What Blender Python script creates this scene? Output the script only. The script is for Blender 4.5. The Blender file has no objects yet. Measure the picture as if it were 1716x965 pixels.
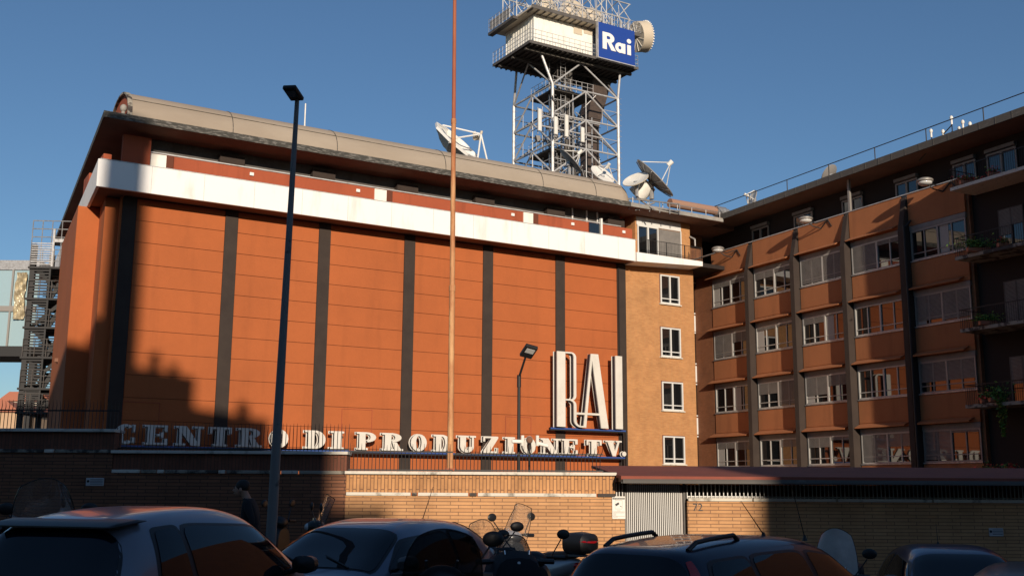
import bpy, bmesh, math, random
from mathutils import Vector, Matrix
random.seed(7)
R = math.radians
C = bpy.context.scene.collection
scene = bpy.context.scene

# ------------------------------------------------------------------ camera
CAMH = 1.85
F_PX, PITCH, ROLL = 1800.0, R(10.53167), R(-0.3478)
AU, BV = R(30.83157), R(26.7422)            # headings of the long facade and of the side wing
cam_d = bpy.data.cameras.new('camera'); cam = bpy.data.objects.new('camera', cam_d); C.objects.link(cam)
cam_d.sensor_fit = 'HORIZONTAL'; cam_d.sensor_width = 36.0; cam_d.lens = 36.0 * F_PX / 1716.0
cam_d.clip_start = 0.1; cam_d.clip_end = 6000
cp, sp = math.cos(PITCH), math.sin(PITCH); cr, sr = math.cos(ROLL), math.sin(ROLL)
_r = Vector((1, 0, 0)); _f = Vector((0, cp, sp)); _d = Vector((0, sp, -cp))
RX = cr * _r + sr * _d; DY = -sr * _r + cr * _d; FW = _f
cam.matrix_world = Matrix(((RX[0], -DY[0], -FW[0], 0), (RX[1], -DY[1], -FW[1], 0), (RX[2], -DY[2], -FW[2], CAMH), (0, 0, 0, 1)))
scene.camera = cam

# ------------------------------------------------------------------ light
SUN_EL, SUN_AZ = R(13.0), R(-79.0)          # direction to the sun, angle from +X
w = bpy.data.worlds.new('World'); scene.world = w; w.use_nodes = True
nt = w.node_tree; bg = nt.nodes['Background']; sky = nt.nodes.new('ShaderNodeTexSky')
sky.sky_type = 'NISHITA'; sky.sun_disc = False; sky.sun_elevation = SUN_EL
sky.sun_rotation = math.pi / 2 - SUN_AZ
sky.air_density = 1.0; sky.dust_density = 0.2; sky.ozone_density = 4.0
nt.links.new(sky.outputs[0], bg.inputs[0]); bg.inputs[1].default_value = 0.094
sl = bpy.data.lights.new('sun', 'SUN'); sl.energy = 5.0; sl.angle = R(0.5); sl.color = (1.0, 0.85, 0.68)
sun = bpy.data.objects.new('sun', sl); C.objects.link(sun)
SD = Vector((math.cos(SUN_EL) * math.cos(SUN_AZ), math.cos(SUN_EL) * math.sin(SUN_AZ), math.sin(SUN_EL)))
sun.rotation_euler = SD.to_track_quat('Z', 'Y').to_euler(); sun.location = (0, -60, 60)
vs = scene.view_settings; vs.view_transform = 'Standard'; vs.look = 'None'; vs.gamma = 1; vs.use_curve_mapping = False
vs.exposure = 0.0
scene.render.resolution_x = 1024; scene.render.resolution_y = 575

# ------------------------------------------------------------------ helpers
def ray(px, py): return RX * ((px - 858) / F_PX) + DY * ((py - 482.5) / F_PX) + FW
def at(px, py, Y):
    d = ray(px, py); return Vector((0, 0, CAMH)) + d * (Y / d.y)
def grd(X): return -0.05 * max(-26.0, min(26.0, X))

class MB:
    def __init__(s): s.v = []; s.f = []; s.m = []; s.cur = 0
    def add(s, vs_, fs):
        n = len(s.v); s.v += [tuple(v) for v in vs_]; s.f += [tuple(i + n for i in f) for f in fs]; s.m += [s.cur] * len(fs); return s
    def box(s, x0, x1, y0, y1, z0, z1):
        if x0 > x1: x0, x1 = x1, x0
        if y0 > y1: y0, y1 = y1, y0
        if z0 > z1: z0, z1 = z1, z0
        return s.add([(x0, y0, z0), (x1, y0, z0), (x1, y1, z0), (x0, y1, z0), (x0, y0, z1), (x1, y0, z1), (x1, y1, z1), (x0, y1, z1)],
              [(0, 3, 2, 1), (4, 5, 6, 7), (0, 1, 5, 4), (1, 2, 6, 5), (2, 3, 7, 6), (3, 0, 4, 7)])
    def tube(s, p, q, r, r2=None, n=8, cap=True):
        p = Vector(p); q = Vector(q); d = q - p
        if d.length < 1e-6: return s
        r2 = r if r2 is None else r2
        a = d.orthogonal().normalized(); b = d.normalized().cross(a)
        vv = []
        for c, rr in ((p, r), (q, r2)):
            for i in range(n):
                t = 2 * math.pi * i / n; vv.append(c + a * (math.cos(t) * rr) + b * (math.sin(t) * rr))
        fs = [(i, (i + 1) % n, n + (i + 1) % n, n + i) for i in range(n)]
        if cap: fs += [tuple(range(n - 1, -1, -1)), tuple(range(n, 2 * n))]
        return s.add(vv, fs)
    def path(s, pts, r, n=8):
        for i in range(len(pts) - 1): s.tube(pts[i], pts[i + 1], r[i] if isinstance(r, list) else r, r[i + 1] if isinstance(r, list) else r, n)
        return s
    def beam(s, p, q, wx, wz):
        p = Vector(p); q = Vector(q); d = (q - p).normalized(); up = Vector((0, 0, 1))
        if abs(d.z) > .95: up = Vector((0, 1, 0))
        a = d.cross(up).normalized() * wx / 2; b = a.cross(d).normalized() * wz / 2
        vv = [p - a - b, p + a - b, p + a + b, p - a + b, q - a - b, q + a - b, q + a + b, q - a + b]
        return s.add(vv, [(0, 3, 2, 1), (4, 5, 6, 7), (0, 1, 5, 4), (1, 2, 6, 5), (2, 3, 7, 6), (3, 0, 4, 7)])
    def prism(s, poly, y0, y1):                     # polygon in x,z extruded along y
        n = len(poly)
        ar = sum(poly[i][0] * poly[(i + 1) % n][1] - poly[(i + 1) % n][0] * poly[i][1] for i in range(n))
        if ar < 0: poly = poly[::-1]
        vv = [(x, y0, z) for x, z in poly] + [(x, y1, z) for x, z in poly]
        return s.add(vv, [tuple(range(n)), tuple(range(2 * n - 1, n - 1, -1))] + [(i, n + i, n + (i + 1) % n, (i + 1) % n) for i in range(n)])
    def ell(s, c, r, nu=14, nv=9, M=None):
        vv = []; c = Vector(c)
        for j in range(nv + 1):
            ph = math.pi * j / nv
            for i in range(nu):
                th = 2 * math.pi * i / nu
                p = Vector((r[0] * math.sin(ph) * math.cos(th), r[1] * math.sin(ph) * math.sin(th), r[2] * math.cos(ph)))
                vv.append(c + (M @ p if M else p))
        fs = [(j * nu + i, (j + 1) * nu + i, (j + 1) * nu + (i + 1) % nu, j * nu + (i + 1) % nu) for j in range(nv) for i in range(nu)]
        return s.add(vv, fs)
    def loft(s, secs, n=16, p=2.6, axis='x'):       # secs: (x,y,z, ry, rz): superellipse rings across the x axis
        vv = []
        for (x, y, z, ry, rz) in secs:
            for i in range(n):
                t = 2 * math.pi * i / n; ct, st = math.cos(t), math.sin(t)
                a = math.copysign(abs(ct) ** (2 / p), ct) * ry; b = math.copysign(abs(st) ** (2 / p), st) * rz
                vv.append((x, y + a, z + b) if axis == 'x' else (x + b, y + a, z))
        fs = []
        for j in range(len(secs) - 1):
            for i in range(n): fs.append((j * n + i, j * n + (i + 1) % n, (j + 1) * n + (i + 1) % n, (j + 1) * n + i))
        k = (len(secs) - 1) * n
        fs += [tuple(range(n - 1, -1, -1)), tuple(range(k, k + n))]
        return s.add(vv, fs)
    def grid(s, fn, nu, nv, flip=False):
        vv = [fn(i / nu, j / nv) for j in range(nv + 1) for i in range(nu + 1)]
        fs = []
        for j in range(nv):
            for i in range(nu):
                a = j * (nu + 1) + i; q = (a, a + 1, a + nu + 2, a + nu + 1); fs.append(q[::-1] if flip else q)
        return s.add(vv, fs)
    def shear(s, k): s.v = [(x + k * y, y, z) for x, y, z in s.v]; return s
    def xf(s, M): s.v = [tuple(M @ Vector(v)) for v in s.v]; return s
    def build(s, name, mat, parent=None, smooth=False, bevel=0, loc=None, fixn=False):
        me = bpy.data.meshes.new(name); me.from_pydata(s.v, [], s.f)
        mats = mat if isinstance(mat, (list, tuple)) else [mat]
        for m in mats: me.materials.append(m)
        if len(mats) > 1: me.polygons.foreach_set('material_index', s.m)
        if fixn or smooth:
            bm = bmesh.new(); bm.from_mesh(me)
            if smooth: bmesh.ops.remove_doubles(bm, verts=bm.verts, dist=1e-5)
            bmesh.ops.recalc_face_normals(bm, faces=bm.faces); bm.to_mesh(me); bm.free()
        if smooth: me.shade_smooth(); me.set_sharp_from_angle(angle=R(38))
        me.update()
        o = bpy.data.objects.new(name, me); C.objects.link(o)
        if parent: o.parent = parent
        if loc is not None: o.location = loc
        if bevel:
            b = o.modifiers.new('bevel', 'BEVEL'); b.width = bevel; b.segments = 2; b.limit_method = 'ANGLE'
        return o

def tag(o, label=None, cat=None, group=None, kind=None):
    if label: o['label'] = label
    if cat: o['category'] = cat
    if group: o['group'] = group
    if kind: o['kind'] = kind
    return o
def empty(name, loc, rz=0, label=None, cat=None, group=None):
    o = bpy.data.objects.new(name, None); C.objects.link(o); o.location = loc; o.rotation_euler = (0, 0, rz)
    o.empty_display_size = .3
    return tag(o, label, cat, group)
def dup(root, loc=None, rz=None, label=None):
    def cpy(o, par):
        c = o.copy(); C.objects.link(c); c.parent = par
        for ch in o.children: cpy(ch, c)
        return c
    r = cpy(root, None)
    if loc is not None: r.location = loc
    if rz is not None: r.rotation_euler[2] = rz
    if label: r['label'] = label
    return r

# ------------------------------------------------------------------ materials
def mat(name, col, rough=.7, metal=0, spec=.5, noise=None, bump=0, bscale=20, coat=0, ior=None, trans=0, alpha=1):
    m = bpy.data.materials.new(name); m.use_nodes = True; n = m.node_tree; b = n.nodes['Principled BSDF']
    b.inputs['Base Color'].default_value = (*col, 1); b.inputs['Roughness'].default_value = rough; b.inputs['Metallic'].default_value = metal
    b.inputs['Specular IOR Level'].default_value = spec; b.inputs['Coat Weight'].default_value = coat; b.inputs['Coat Roughness'].default_value = .03
    if ior: b.inputs['IOR'].default_value = ior
    b.inputs['Transmission Weight'].default_value = trans; b.inputs['Alpha'].default_value = alpha
    tc = n.nodes.new('ShaderNodeTexCoord')
    if noise:
        # noise = (scale, colour2, contrast_lo, contrast_hi[, stretch])
        mp = n.nodes.new('ShaderNodeMapping'); n.links.new(tc.outputs['Object'], mp.inputs[0])
        if len(noise) > 4: mp.inputs['Scale'].default_value = noise[4]
        t = n.nodes.new('ShaderNodeTexNoise'); t.inputs['Scale'].default_value = noise[0]; t.inputs['Detail'].default_value = 7; t.inputs['Roughness'].default_value = .62
        n.links.new(mp.outputs[0], t.inputs['Vector'])
        r = n.nodes.new('ShaderNodeValToRGB'); r.color_ramp.elements[0].position = noise[2]; r.color_ramp.elements[1].position = noise[3]
        r.color_ramp.elements[0].color = (*col, 1); r.color_ramp.elements[1].color = (*noise[1], 1)
        n.links.new(t.outputs['Fac'], r.inputs[0]); n.links.new(r.outputs[0], b.inputs['Base Color'])
    if bump:
        t = n.nodes.new('ShaderNodeTexNoise'); t.inputs['Scale'].default_value = bscale; t.inputs['Detail'].default_value = 5
        n.links.new(tc.outputs['Object'], t.inputs['Vector'])
        bp = n.nodes.new('ShaderNodeBump'); bp.inputs['Strength'].default_value = bump; bp.inputs['Distance'].default_value = .02
        n.links.new(t.outputs['Fac'], bp.inputs['Height']); n.links.new(bp.outputs[0], b.inputs['Normal'])
    return m
def brick(name, c1, c2, mortar, bw, bh, ms=.006, vertical=False, stain=(.6, .45, .3), rough=.85, dark=.5):
    m = bpy.data.materials.new(name); m.use_nodes = True; n = m.node_tree; b = n.nodes['Principled BSDF']; b.inputs['Roughness'].default_value = rough
    L = n.links.new
    tc = n.nodes.new('ShaderNodeTexCoord'); sx = n.nodes.new('ShaderNodeSeparateXYZ'); L(tc.outputs['Object'], sx.inputs[0])
    ad = n.nodes.new('ShaderNodeMath'); L(sx.outputs[0], ad.inputs[0]); L(sx.outputs[1], ad.inputs[1])
    cb = n.nodes.new('ShaderNodeCombineXYZ')
    if vertical: L(sx.outputs[2], cb.inputs[0]); L(ad.outputs[0], cb.inputs[1])
    else: L(ad.outputs[0], cb.inputs[0]); L(sx.outputs[2], cb.inputs[1])
    t = n.nodes.new('ShaderNodeTexBrick'); L(cb.outputs[0], t.inputs['Vector'])
    t.inputs['Scale'].default_value = 1; t.inputs['Brick Width'].default_value = bw; t.inputs['Row Height'].default_value = bh
    t.inputs['Mortar Size'].default_value = ms; t.inputs['Mortar Smooth'].default_value = .2; t.inputs['Bias'].default_value = -.1
    t.offset = .37; t.offset_frequency = 2
    t.inputs['Color1'].default_value = (*c1, 1); t.inputs['Color2'].default_value = (*c2, 1); t.inputs['Mortar'].default_value = (*mortar, 1)
    no = n.nodes.new('ShaderNodeTexNoise'); no.inputs['Scale'].default_value = .9; no.inputs['Detail'].default_value = 8; no.inputs['Roughness'].default_value = .7
    L(tc.outputs['Object'], no.inputs['Vector'])
    rp = n.nodes.new('ShaderNodeMapRange'); rp.inputs[1].default_value = .35; rp.inputs[2].default_value = .7; rp.inputs[3].default_value = 1.12; rp.inputs[4].default_value = dark
    L(no.outputs['Fac'], rp.inputs[0])
    mx = n.nodes.new('ShaderNodeMix'); mx.data_type = 'RGBA'; mx.blend_type = 'MULTIPLY'; mx.inputs[0].default_value = 1
    L(t.outputs['Color'], mx.inputs[6]); L(rp.outputs[0], mx.inputs[7]); L(mx.outputs[2], b.inputs['Base Color'])
    bp = n.nodes.new('ShaderNodeBump'); bp.inputs['Strength'].default_value = .6; bp.inputs['Distance'].default_value = .01; bp.invert = True
    L(t.outputs['Fac'], bp.inputs['Height']); L(bp.outputs[0], b.inputs['Normal'])
    return m
M = {}
def stucco(name, col, streak=.86, var=.86):
    m = mat(name, col, .9, bump=.3, bscale=9); n = m.node_tree; L = n.links.new; b = n.nodes['Principled BSDF']; tc = n.nodes['Texture Coordinate']
    last = None
    for sc, stretch, lo, hi, dark in ((.22, (1, 1, 1), .35, .65, var), (1.1, (1, 1, .10), .52, .74, streak), (4.5, (1, 1, .8), .3, .7, .95)):
        mp = n.nodes.new('ShaderNodeMapping'); mp.inputs['Scale'].default_value = stretch; L(tc.outputs['Object'], mp.inputs[0])
        t = n.nodes.new('ShaderNodeTexNoise'); t.inputs['Scale'].default_value = sc; t.inputs['Detail'].default_value = 8; t.inputs['Roughness'].default_value = .65; L(mp.outputs[0], t.inputs['Vector'])
        r = n.nodes.new('ShaderNodeMapRange'); r.inputs[1].default_value = lo; r.inputs[2].default_value = hi; r.inputs[3].default_value = 1.0; r.inputs[4].default_value = dark; L(t.outputs['Fac'], r.inputs[0])
        x = n.nodes.new('ShaderNodeMix'); x.data_type = 'RGBA'; x.blend_type = 'MULTIPLY'; x.inputs[0].default_value = 1; x.inputs[6].default_value = (*col, 1)
        if last: L(last, x.inputs[6])
        L(r.outputs[0], x.inputs[7]); last = x.outputs[2]
    L(last, b.inputs['Base Color']); return m
M['stucco'] = stucco('orange_stucco', (.42, .112, .030))
M['stucco_up'] = stucco('upper_stucco', (.37, .085, .036), .72)
M['stucco_wing'] = stucco('wing_stucco', (.38, .14, .052), .74, .84)
M['joint'] = mat('joint_dark', (.12, .035, .018), .9)
M['pilaster'] = mat('pilaster_render', (.043, .030, .023), .9, noise=(1.2, (.030, .020, .016), .3, .7), bump=.3)
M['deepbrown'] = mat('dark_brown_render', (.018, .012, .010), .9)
M['white'] = mat('white_band', (.82, .80, .77), .8, noise=(1.3, (.58, .54, .48), .52, .82, (1, 1, .22)), bump=.15)
M['whitesharp'] = mat('white_paint', (.78, .77, .74), .5)
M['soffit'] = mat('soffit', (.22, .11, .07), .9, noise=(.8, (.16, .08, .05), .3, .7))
M['edge'] = mat('stained_slab_edge', (.05, .048, .042), .9, noise=(6, (.17, .16, .145), .50, .62, (.5, 1, 2.2)), bump=.4)
M['vault'] = mat('vault_membrane', (.36, .30, .235), .85, noise=(.5, (.29, .235, .18), .35, .7, (.3, 1, 1)), bump=.1, bscale=3)
M['vaultred'] = mat('vault_red', (.34, .16, .10), .85, noise=(.5, (.29, .19, .135), .35, .7, (.3, 1, 1)))
M['concrete'] = mat('concrete', (.32, .30, .27), .85, noise=(2, (.22, .21, .19), .35, .7), bump=.3)
M['brickblock'] = brick('ochre_brick', (.50, .235, .085), (.42, .18, .062), (.36, .24, .13), .27, .062, .006, dark=.82)
M['brickred'] = brick('wing_brick', (.26, .10, .04), (.22, .08, .03), (.15, .09, .06), .26, .062, .006, dark=.8)
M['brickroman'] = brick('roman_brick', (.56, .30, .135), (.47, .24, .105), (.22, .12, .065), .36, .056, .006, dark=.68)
M['brickshade'] = brick('roman_brick_red_shaded', (.24, .10, .05), (.17, .07, .035), (.06, .03, .02), .34, .056, .0065, dark=.72)  # dark red brick, darkened further to put the left wall's shade in
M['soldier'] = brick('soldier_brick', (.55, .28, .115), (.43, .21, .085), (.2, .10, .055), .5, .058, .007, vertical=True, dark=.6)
M['soldierred'] = brick('soldier_brick_red_shaded', (.20, .07, .04), (.15, .055, .03), (.10, .05, .03), .5, .058, .007, vertical=True, dark=.6)  # red soldier brick, darkened along with the shaded wall below it
M['coping'] = mat('travertine', (.62, .58, .50), .8, noise=(5, (.2, .18, .15), .55, .72), bump=.3)
M['copingold'] = mat('old_travertine', (.30, .27, .22), .8, noise=(2.2, (.05, .04, .035), .48, .56), bump=.3)
M['iron'] = mat('dark_iron', (.015, .014, .014), .6)
M['greymetal'] = mat('galvanised', (.42, .42, .42), .45, .6, noise=(6, (.22, .2, .19), .4, .75))
M['lightmetal'] = mat('painted_tower_steel', (.50, .50, .50), .5, .3, noise=(3, (.30, .27, .25), .45, .8))
M['darkmetal'] = mat('tower_dark_steel', (.10, .092, .085), .7, noise=(2, (.06, .05, .045), .4, .7))
M['duct'] = mat('brown_duct', (.085, .06, .048), .6, .2, noise=(2, (.05, .035, .03), .4, .7, (1, 1, 4)))
M['deck'] = mat('deck_underside', (.07, .06, .05), .8, noise=(1.5, (.045, .04, .035), .4, .7))
M['cabinwhite'] = mat('cabin_panel', (.82, .80, .73), .5, noise=(1.5, (.66, .62, .52), .5, .85, (1, 1, .3)))
M['dishwhite'] = mat('dish_white', (.75, .73, .68), .5, noise=(1.2, (.6, .57, .5), .4, .8))
M['dishgrey'] = mat('dish_back', (.24, .23, .22), .6)
M['drum'] = mat('drum_beige', (.55, .47, .36), .6)
M['dishcream'] = mat('dish_cream', (.62, .57, .48), .6)
M['signblue'] = mat('sign_blue', (.012, .05, .27), .45)
M['barblue'] = mat('bar_blue', (.03, .075, .27), .5)
M['letter'] = mat('letter_white', (.66, .63, .57), .6, noise=(1.2, (.55, .52, .46), .4, .8))
M['letterside'] = mat('letter_side', (.02, .022, .035), .5)
M['winwhite'] = mat('window_frame_paint', (.62, .62, .60), .5)
M['wingframe'] = mat('wing_frame_metal', (.40, .385, .36), .45, .1)
M['wingrey'] = mat('window_frame_grey', (.26, .24, .22), .5, .2)
def glassmat(name, col, ior=1.9, rough=.02):
    return mat(name, col, rough, 0, .6, ior=ior)
M['pane'] = glassmat('window_pane', (.008, .009, .010), 1.9)
M['paneblue'] = glassmat('bridge_glass', (.30, .42, .46), 1.6, .1)
M['curtain'] = mat('curtain', (.35, .33, .30), .8)
M['shutter'] = mat('shutter_slats', (.20, .185, .17), .6, noise=(2, (.15, .14, .13), .4, .7))
M['rust'] = mat('rusty_pole', (.38, .13, .05), .75, .1, noise=(3, (.62, .36, .17), .42, .62, (1, 1, .25)), bump=.4, bscale=30)
M['rustdark'] = mat('rusty_pole_dark', (.30, .085, .045), .8, noise=(4, (.4, .13, .06), .4, .7, (1, 1, .3)))
M['polegrey'] = mat('pole_grey', (.20, .19, .18), .75, .0, noise=(5, (.09, .085, .08), .60, .68))
M['redroof'] = mat('red_roof', (.26, .065, .038), .8, noise=(2, (.20, .05, .03), .4, .7), bump=.1)
M['lead'] = mat('lead_fascia', (.085, .078, .07), .7, .1, noise=(3, (.2, .18, .16), .58, .85, (.6, 1, 2)), bump=.3)
M['gatebar'] = mat('gate_bar', (.62, .61, .58), .5)
M['asphalt'] = mat('asphalt', (.05, .05, .052), .9, noise=(30, (.035, .035, .037), .4, .6), bump=.4, bscale=90)
M['paving'] = mat('paving', (.2, .19, .17), .9, noise=(6, (.15, .14, .13), .4, .6), bump=.2)
M['roadpaint'] = mat('road_paint', (.7, .7, .68), .7)
M['dirt'] = mat('yard_ground', (.16, .13, .10), .95, noise=(.5, (.1, .09, .07), .4, .7))
M['leaf'] = mat('leaf', (.10, .20, .03), .6, noise=(8, (.07, .13, .025), .4, .6))
M['leaf2'] = mat('leaf_yellow', (.24, .34, .04), .6)
M['flower'] = mat('geranium', (.75, .07, .04), .6)
M['terracotta'] = mat('terracotta', (.42, .16, .09), .8)
M['foil'] = mat('crumpled_sheet', (.55, .48, .33), .35, .3, noise=(2, (.3, .25, .16), .45, .6), bump=1.0, bscale=5)
M['black'] = mat('black_plastic', (.012, .012, .013), .45)
M['rubber'] = mat('tyre', (.02, .02, .02), .9)
M['rim'] = mat('rim_alloy', (.5, .5, .5), .35, .8)
M['chrome'] = mat('chrome', (.75, .75, .75), .12, 1)
M['silverplastic'] = mat('silver_plastic', (.5, .5, .5), .35, .6)
M['clear'] = mat('clear_screen', (.75, .72, .68), .04, trans=.9, ior=1.2, alpha=.36)
M['smoke'] = mat('smoked_screen', (.02, .018, .016), .06, alpha=.62)
M['milky'] = mat('scratched_screen', (.45, .43, .40), .3, alpha=.62, noise=(6, (.6, .57, .53), .4, .7))
M['redlens'] = mat('red_lens', (.45, .01, .012), .15, coat=1)
M['lens'] = mat('lamp_lens', (.6, .6, .58), .1, coat=1)
M['carglass'] = glassmat('car_glass', (.006, .008, .011), 1.42, .015)
M['skin'] = mat('skin', (.38, .21, .14), .6)
M['hair'] = mat('hair', (.015, .01, .008), .7)
M['clothdark'] = mat('dark_cloth', (.015, .015, .018), .9)
M['helmet'] = mat('bag_grey', (.3, .3, .31), .6)
M['far1'] = mat('far_wall_ochre', (.5, .33, .2), .9, noise=(.3, (.42, .28, .18), .3, .7))
M['far2'] = mat('far_wall_cream', (.62, .56, .46), .9, noise=(.3, (.55, .48, .4), .3, .7))
M['farroof'] = mat('far_tiles', (.35, .13, .08), .9)

# ------------------------------------------------------------------ setting
def strip(name, y0, y1, dz, m, kind='structure', x0=-26, x1=26):
    g = MB(); n = 1
    xs = [-3000, -26, 26, 3000] if x0 < -25 else [x0, x1]
    for i in range(len(xs) - 1):
        a, b = xs[i], xs[i + 1]
        g.add([(a, y0, grd(a) + dz), (b, y0, grd(b) + dz), (b, y1, grd(b) + dz), (a, y1, grd(a) + dz)], [(0, 1, 2, 3)])
    return tag(g.build(name, m), kind=kind)
strip('ground', -3000, 4000, -.02, M['dirt'])
strip('road', -12, 15.6, 0.0, M['asphalt'])
for nm, y0, y1 in (('far_pavement', 15.6, 17.95), ('near_pavement', -29, -12)):
    g = MB()
    for a, b in ((-300, -26), (-26, 26), (26, 300)):
        za, zb = grd(a), grd(b)
        g.add([(a, y0, za - .1), (b, y0, zb - .1), (b, y1, zb - .1), (a, y1, za - .1), (a, y0, za + .12), (b, y0, zb + .12), (b, y1, zb + .12), (a, y1, za + .12)],
              [(0, 3, 2, 1), (4, 5, 6, 7), (0, 1, 5, 4), (1, 2, 6, 5), (2, 3, 7, 6), (3, 0, 4, 7)])
    tag(g.build(nm, M['paving']), kind='structure')
g = MB()
for i in range(-8, 9):
    x = i * 3.0; g.add([(x, -1.6, grd(x) + .005), (x + 1.5, -1.6, grd(x + 1.5) + .005), (x + 1.5, -1.48, grd(x + 1.5) + .005), (x, -1.48, grd(x) + .005)], [(0, 1, 2, 3)])
tag(g.build('road_marking', M['roadpaint']), kind='structure')

# ------------------------------------------------------------------ main building frame
U = Vector((math.cos(AU), math.sin(AU), 0)); V = Vector((-math.sin(BV), math.cos(BV), 0))
P0 = at(1047, 600, 66.7); P0.z = 0
SK = -math.sin(BV - AU)      # the depth direction leans slightly against the facade normal
def fac(px, py, off=0):      # pixel -> (s, z) on the plane `off` metres in front of the facade
    o = P0 + Vector((math.sin(AU), -math.cos(AU), 0)) * off; d = ray(px, py); c = Vector((0, 0, CAMH))
    n = Vector((math.sin(AU), -math.cos(AU), 0)); t = (o - c).dot(n) / d.dot(n); p = c + d * t
    return (p - P0).dot(U), p.z
bld = empty('studio_building', P0, AU, 'large orange windowless block with dark pilasters, white band and vaulted roof', 'building')
ZB = 15.76; ZT = 17.12; SL = -31.9
PS = [-25.43, -20.36, -15.31, -10.25, -5.2, -0.6]    # left edges of the dark pilasters
# wall: orange panels between pilasters
g = MB(); g.box(-30.6, .02, 0, 30, -.5, ZB + .02); g.box(-31.25, -30.6, .5, 3.0, -.5, ZB + .02)
g.box(-32.3, -30.6, 3.0, 13.0, -.5, ZB + .02)
g.shear(SK).build('wall', M['stucco'], bld)
lefts = [-29.83] + [p + .66 for p in PS[:-1]]
rights = PS
zj = [5.85 + i * 1.087 for i in range(9)]
zj = [14.68 - i * 1.085 for i in range(12)]
g = MB()
for a, b in zip(lefts, rights):
    zt = ZB
    zz = [0.0] + sorted(z for z in zj if z > 1) + [zt]
    for i in range(len(zz) - 1): g.box(a + .01, b - .01, -.06, .02, zz[i] + .012, zz[i + 1] - .012)
g.build('wall_panel', M['stucco'], bld)
g = MB(); g.box(-29.83, 0, -.012, .01, .3, ZB - .01); g.build('panel_joint', M['joint'], bld)
for p in [-30.5] + PS:
    MB().box(p, p + .66, -.13, .02, 0, ZB + .03).build('pilaster', M['pilaster'], bld, bevel=.02)
# hatch outlines low on three panels
for p in (fac(572, 684), fac(846, 697), fac(205, 672)):
    g = MB(); x, z = p; wd = 1.75
    g.box(x, x + wd, -.085, -.055, z - .03, z); g.box(x, x + .03, -.085, -.055, z - 1.5, z - .03); g.box(x + wd - .03, x + wd, -.085, -.055, z - 1.5, z - .03)
    g.build('hatch_outline', M['stucco_up'], bld)
# balcony band + slab
g = MB(); g.box(SL, .0, -1.4, -1.25, ZB, ZT); g.box(SL, SL + .15, -1.25, 28, ZB, ZT)
g.shear(SK).build('balcony_band', M['white'], bld, bevel=.02)
g = MB(); g.box(SL + .15, 0, -1.25, 0.05, ZB + .06, ZB + .22); g.box(SL + .15, -30.5, .05, 28, ZB + .06, ZB + .22)
g.shear(SK).build('balcony_soffit', M['soffit'], bld)
g = MB(); g.prism([(0.0, ZB), (5.35, ZB + .28), (5.35, ZB + .60), (0, ZB + .60)], -1.4, 0.3); g.build('balcony_slab', M['white'], bld, bevel=.02)
g = MB(); g.box(SL + .0, .0, -1.42, -1.23, ZT, ZT + .03); g.build('band_capping', M['lightmetal'], bld)
for i in range(12): MB().box(SL + 2.4 + i * 2.55, SL + 2.412 + i * 2.55, -1.404, -1.395, ZB + .01, ZT - .005).build('band_joint', M['concrete'], bld)
g = MB()
for i, (px, py) in enumerate(((405, 292), (405, 298), (1005, 400))):
    s, z = fac(px, py, -1.2)
# upper storey
g = MB(); g.box(-30.0, .9, .25, 28, ZB + .2, 18.28); g.box(-29.9, 0.5, .8, 28, 18.28, 19.2); g.shear(SK).build('upper_wall', M['stucco_up'], bld)
for pb in ((-30.7, -29.35, -.05, .25, ZB + .2, 18.95), (-31.3, -30.9, 1.6, 3.2, ZB + .2, 18.3), (-31.3, -30.9, 5.6, 7.2, ZB + .2, 18.3)): MB().box(*pb).build('corner_pier', M['stucco_up'], bld, bevel=.02)
g = MB(); g.box(-29.4, .0, .2, .27, 18.30, 18.36); g.build('upper_capping', M['lightmetal'], bld)
for p in PS:
    MB().box(p - .35, p + .95, .3, .8, 18.3, 18.86).build('clerestory_pier', M['pilaster'], bld)
g = MB(); g.box(-29.3, .3, .72, .797, 18.37, 19.15); g.build('clerestory_strip', M['darkmetal'], bld)
def door(px0, px1, py, wd=None):
    s0, z0 = fac(px0, py); s1, _ = fac(px1, py)
    d = MB().box(s0, s1, .17, .245, ZB + .3, 18.25).build('door', M['cabinwhite'], bld)
    MB().box(s1, s1 + .35, .13, .245, ZB + .3, 18.28).build('door_frame', M['joint'], d)
    MB().box(s1 - .12, s1 - .08, .12, .17, 17.3, 17.35).build('handle', M['chrome'], d)
door(252, 280, 270); door(630, 650, 325); door(880, 896, 365)
g = MB(); s0, _ = fac(990, 380); s1, _ = fac(1008, 380)
d = MB().box(s0, s1, .16, .245, ZB + .3, 18.25).build('door', M['pane'], bld); MB().box(s1, s1 + .12, .05, .245, ZB + .3, 18.6).build('door_frame', M['whitesharp'], d)
for px in (420, 600, 860, 960, 1045):
    s, z = fac(px, 300)
    MB().box(s, s + .22, .16, .248, 17.9, 18.08).build('wall_light', M['whitesharp'], bld, bevel=.02)
for a in (968, 992, 1010):
    s, _ = fac(a, 352); MB().box(s, s + .07, .6, .7, 18.37, 19.15).build('clerestory_post', M['whitesharp'], bld)
# roof slab
RZ0, RZ1 = 19.18, 19.47
g = MB(); g.box(SL + .1, 7.2, -1.5, 30, RZ0, RZ1); g.box(7.25, 13.5, -.2, 3.55, RZ0 + .01, RZ1 - .05); g.shear(SK).build('roof_slab', [M['soffit']], bld)
g = MB(); g.box(SL + .07, -.4, -1.53, -1.502, RZ0 - .01, RZ1 + .02); g.box(SL + .07, SL + .098, -1.50, 30, RZ0 - .01, RZ1 + .02)
g.shear(SK).build('roof_edge', M['edge'], bld)
g = MB(); g.box(-.395, 7.2, -1.55, -1.502, RZ0 + .02, RZ1 - .03); g.shear(SK).build('roof_gutter', M['concrete'], bld)
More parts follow.
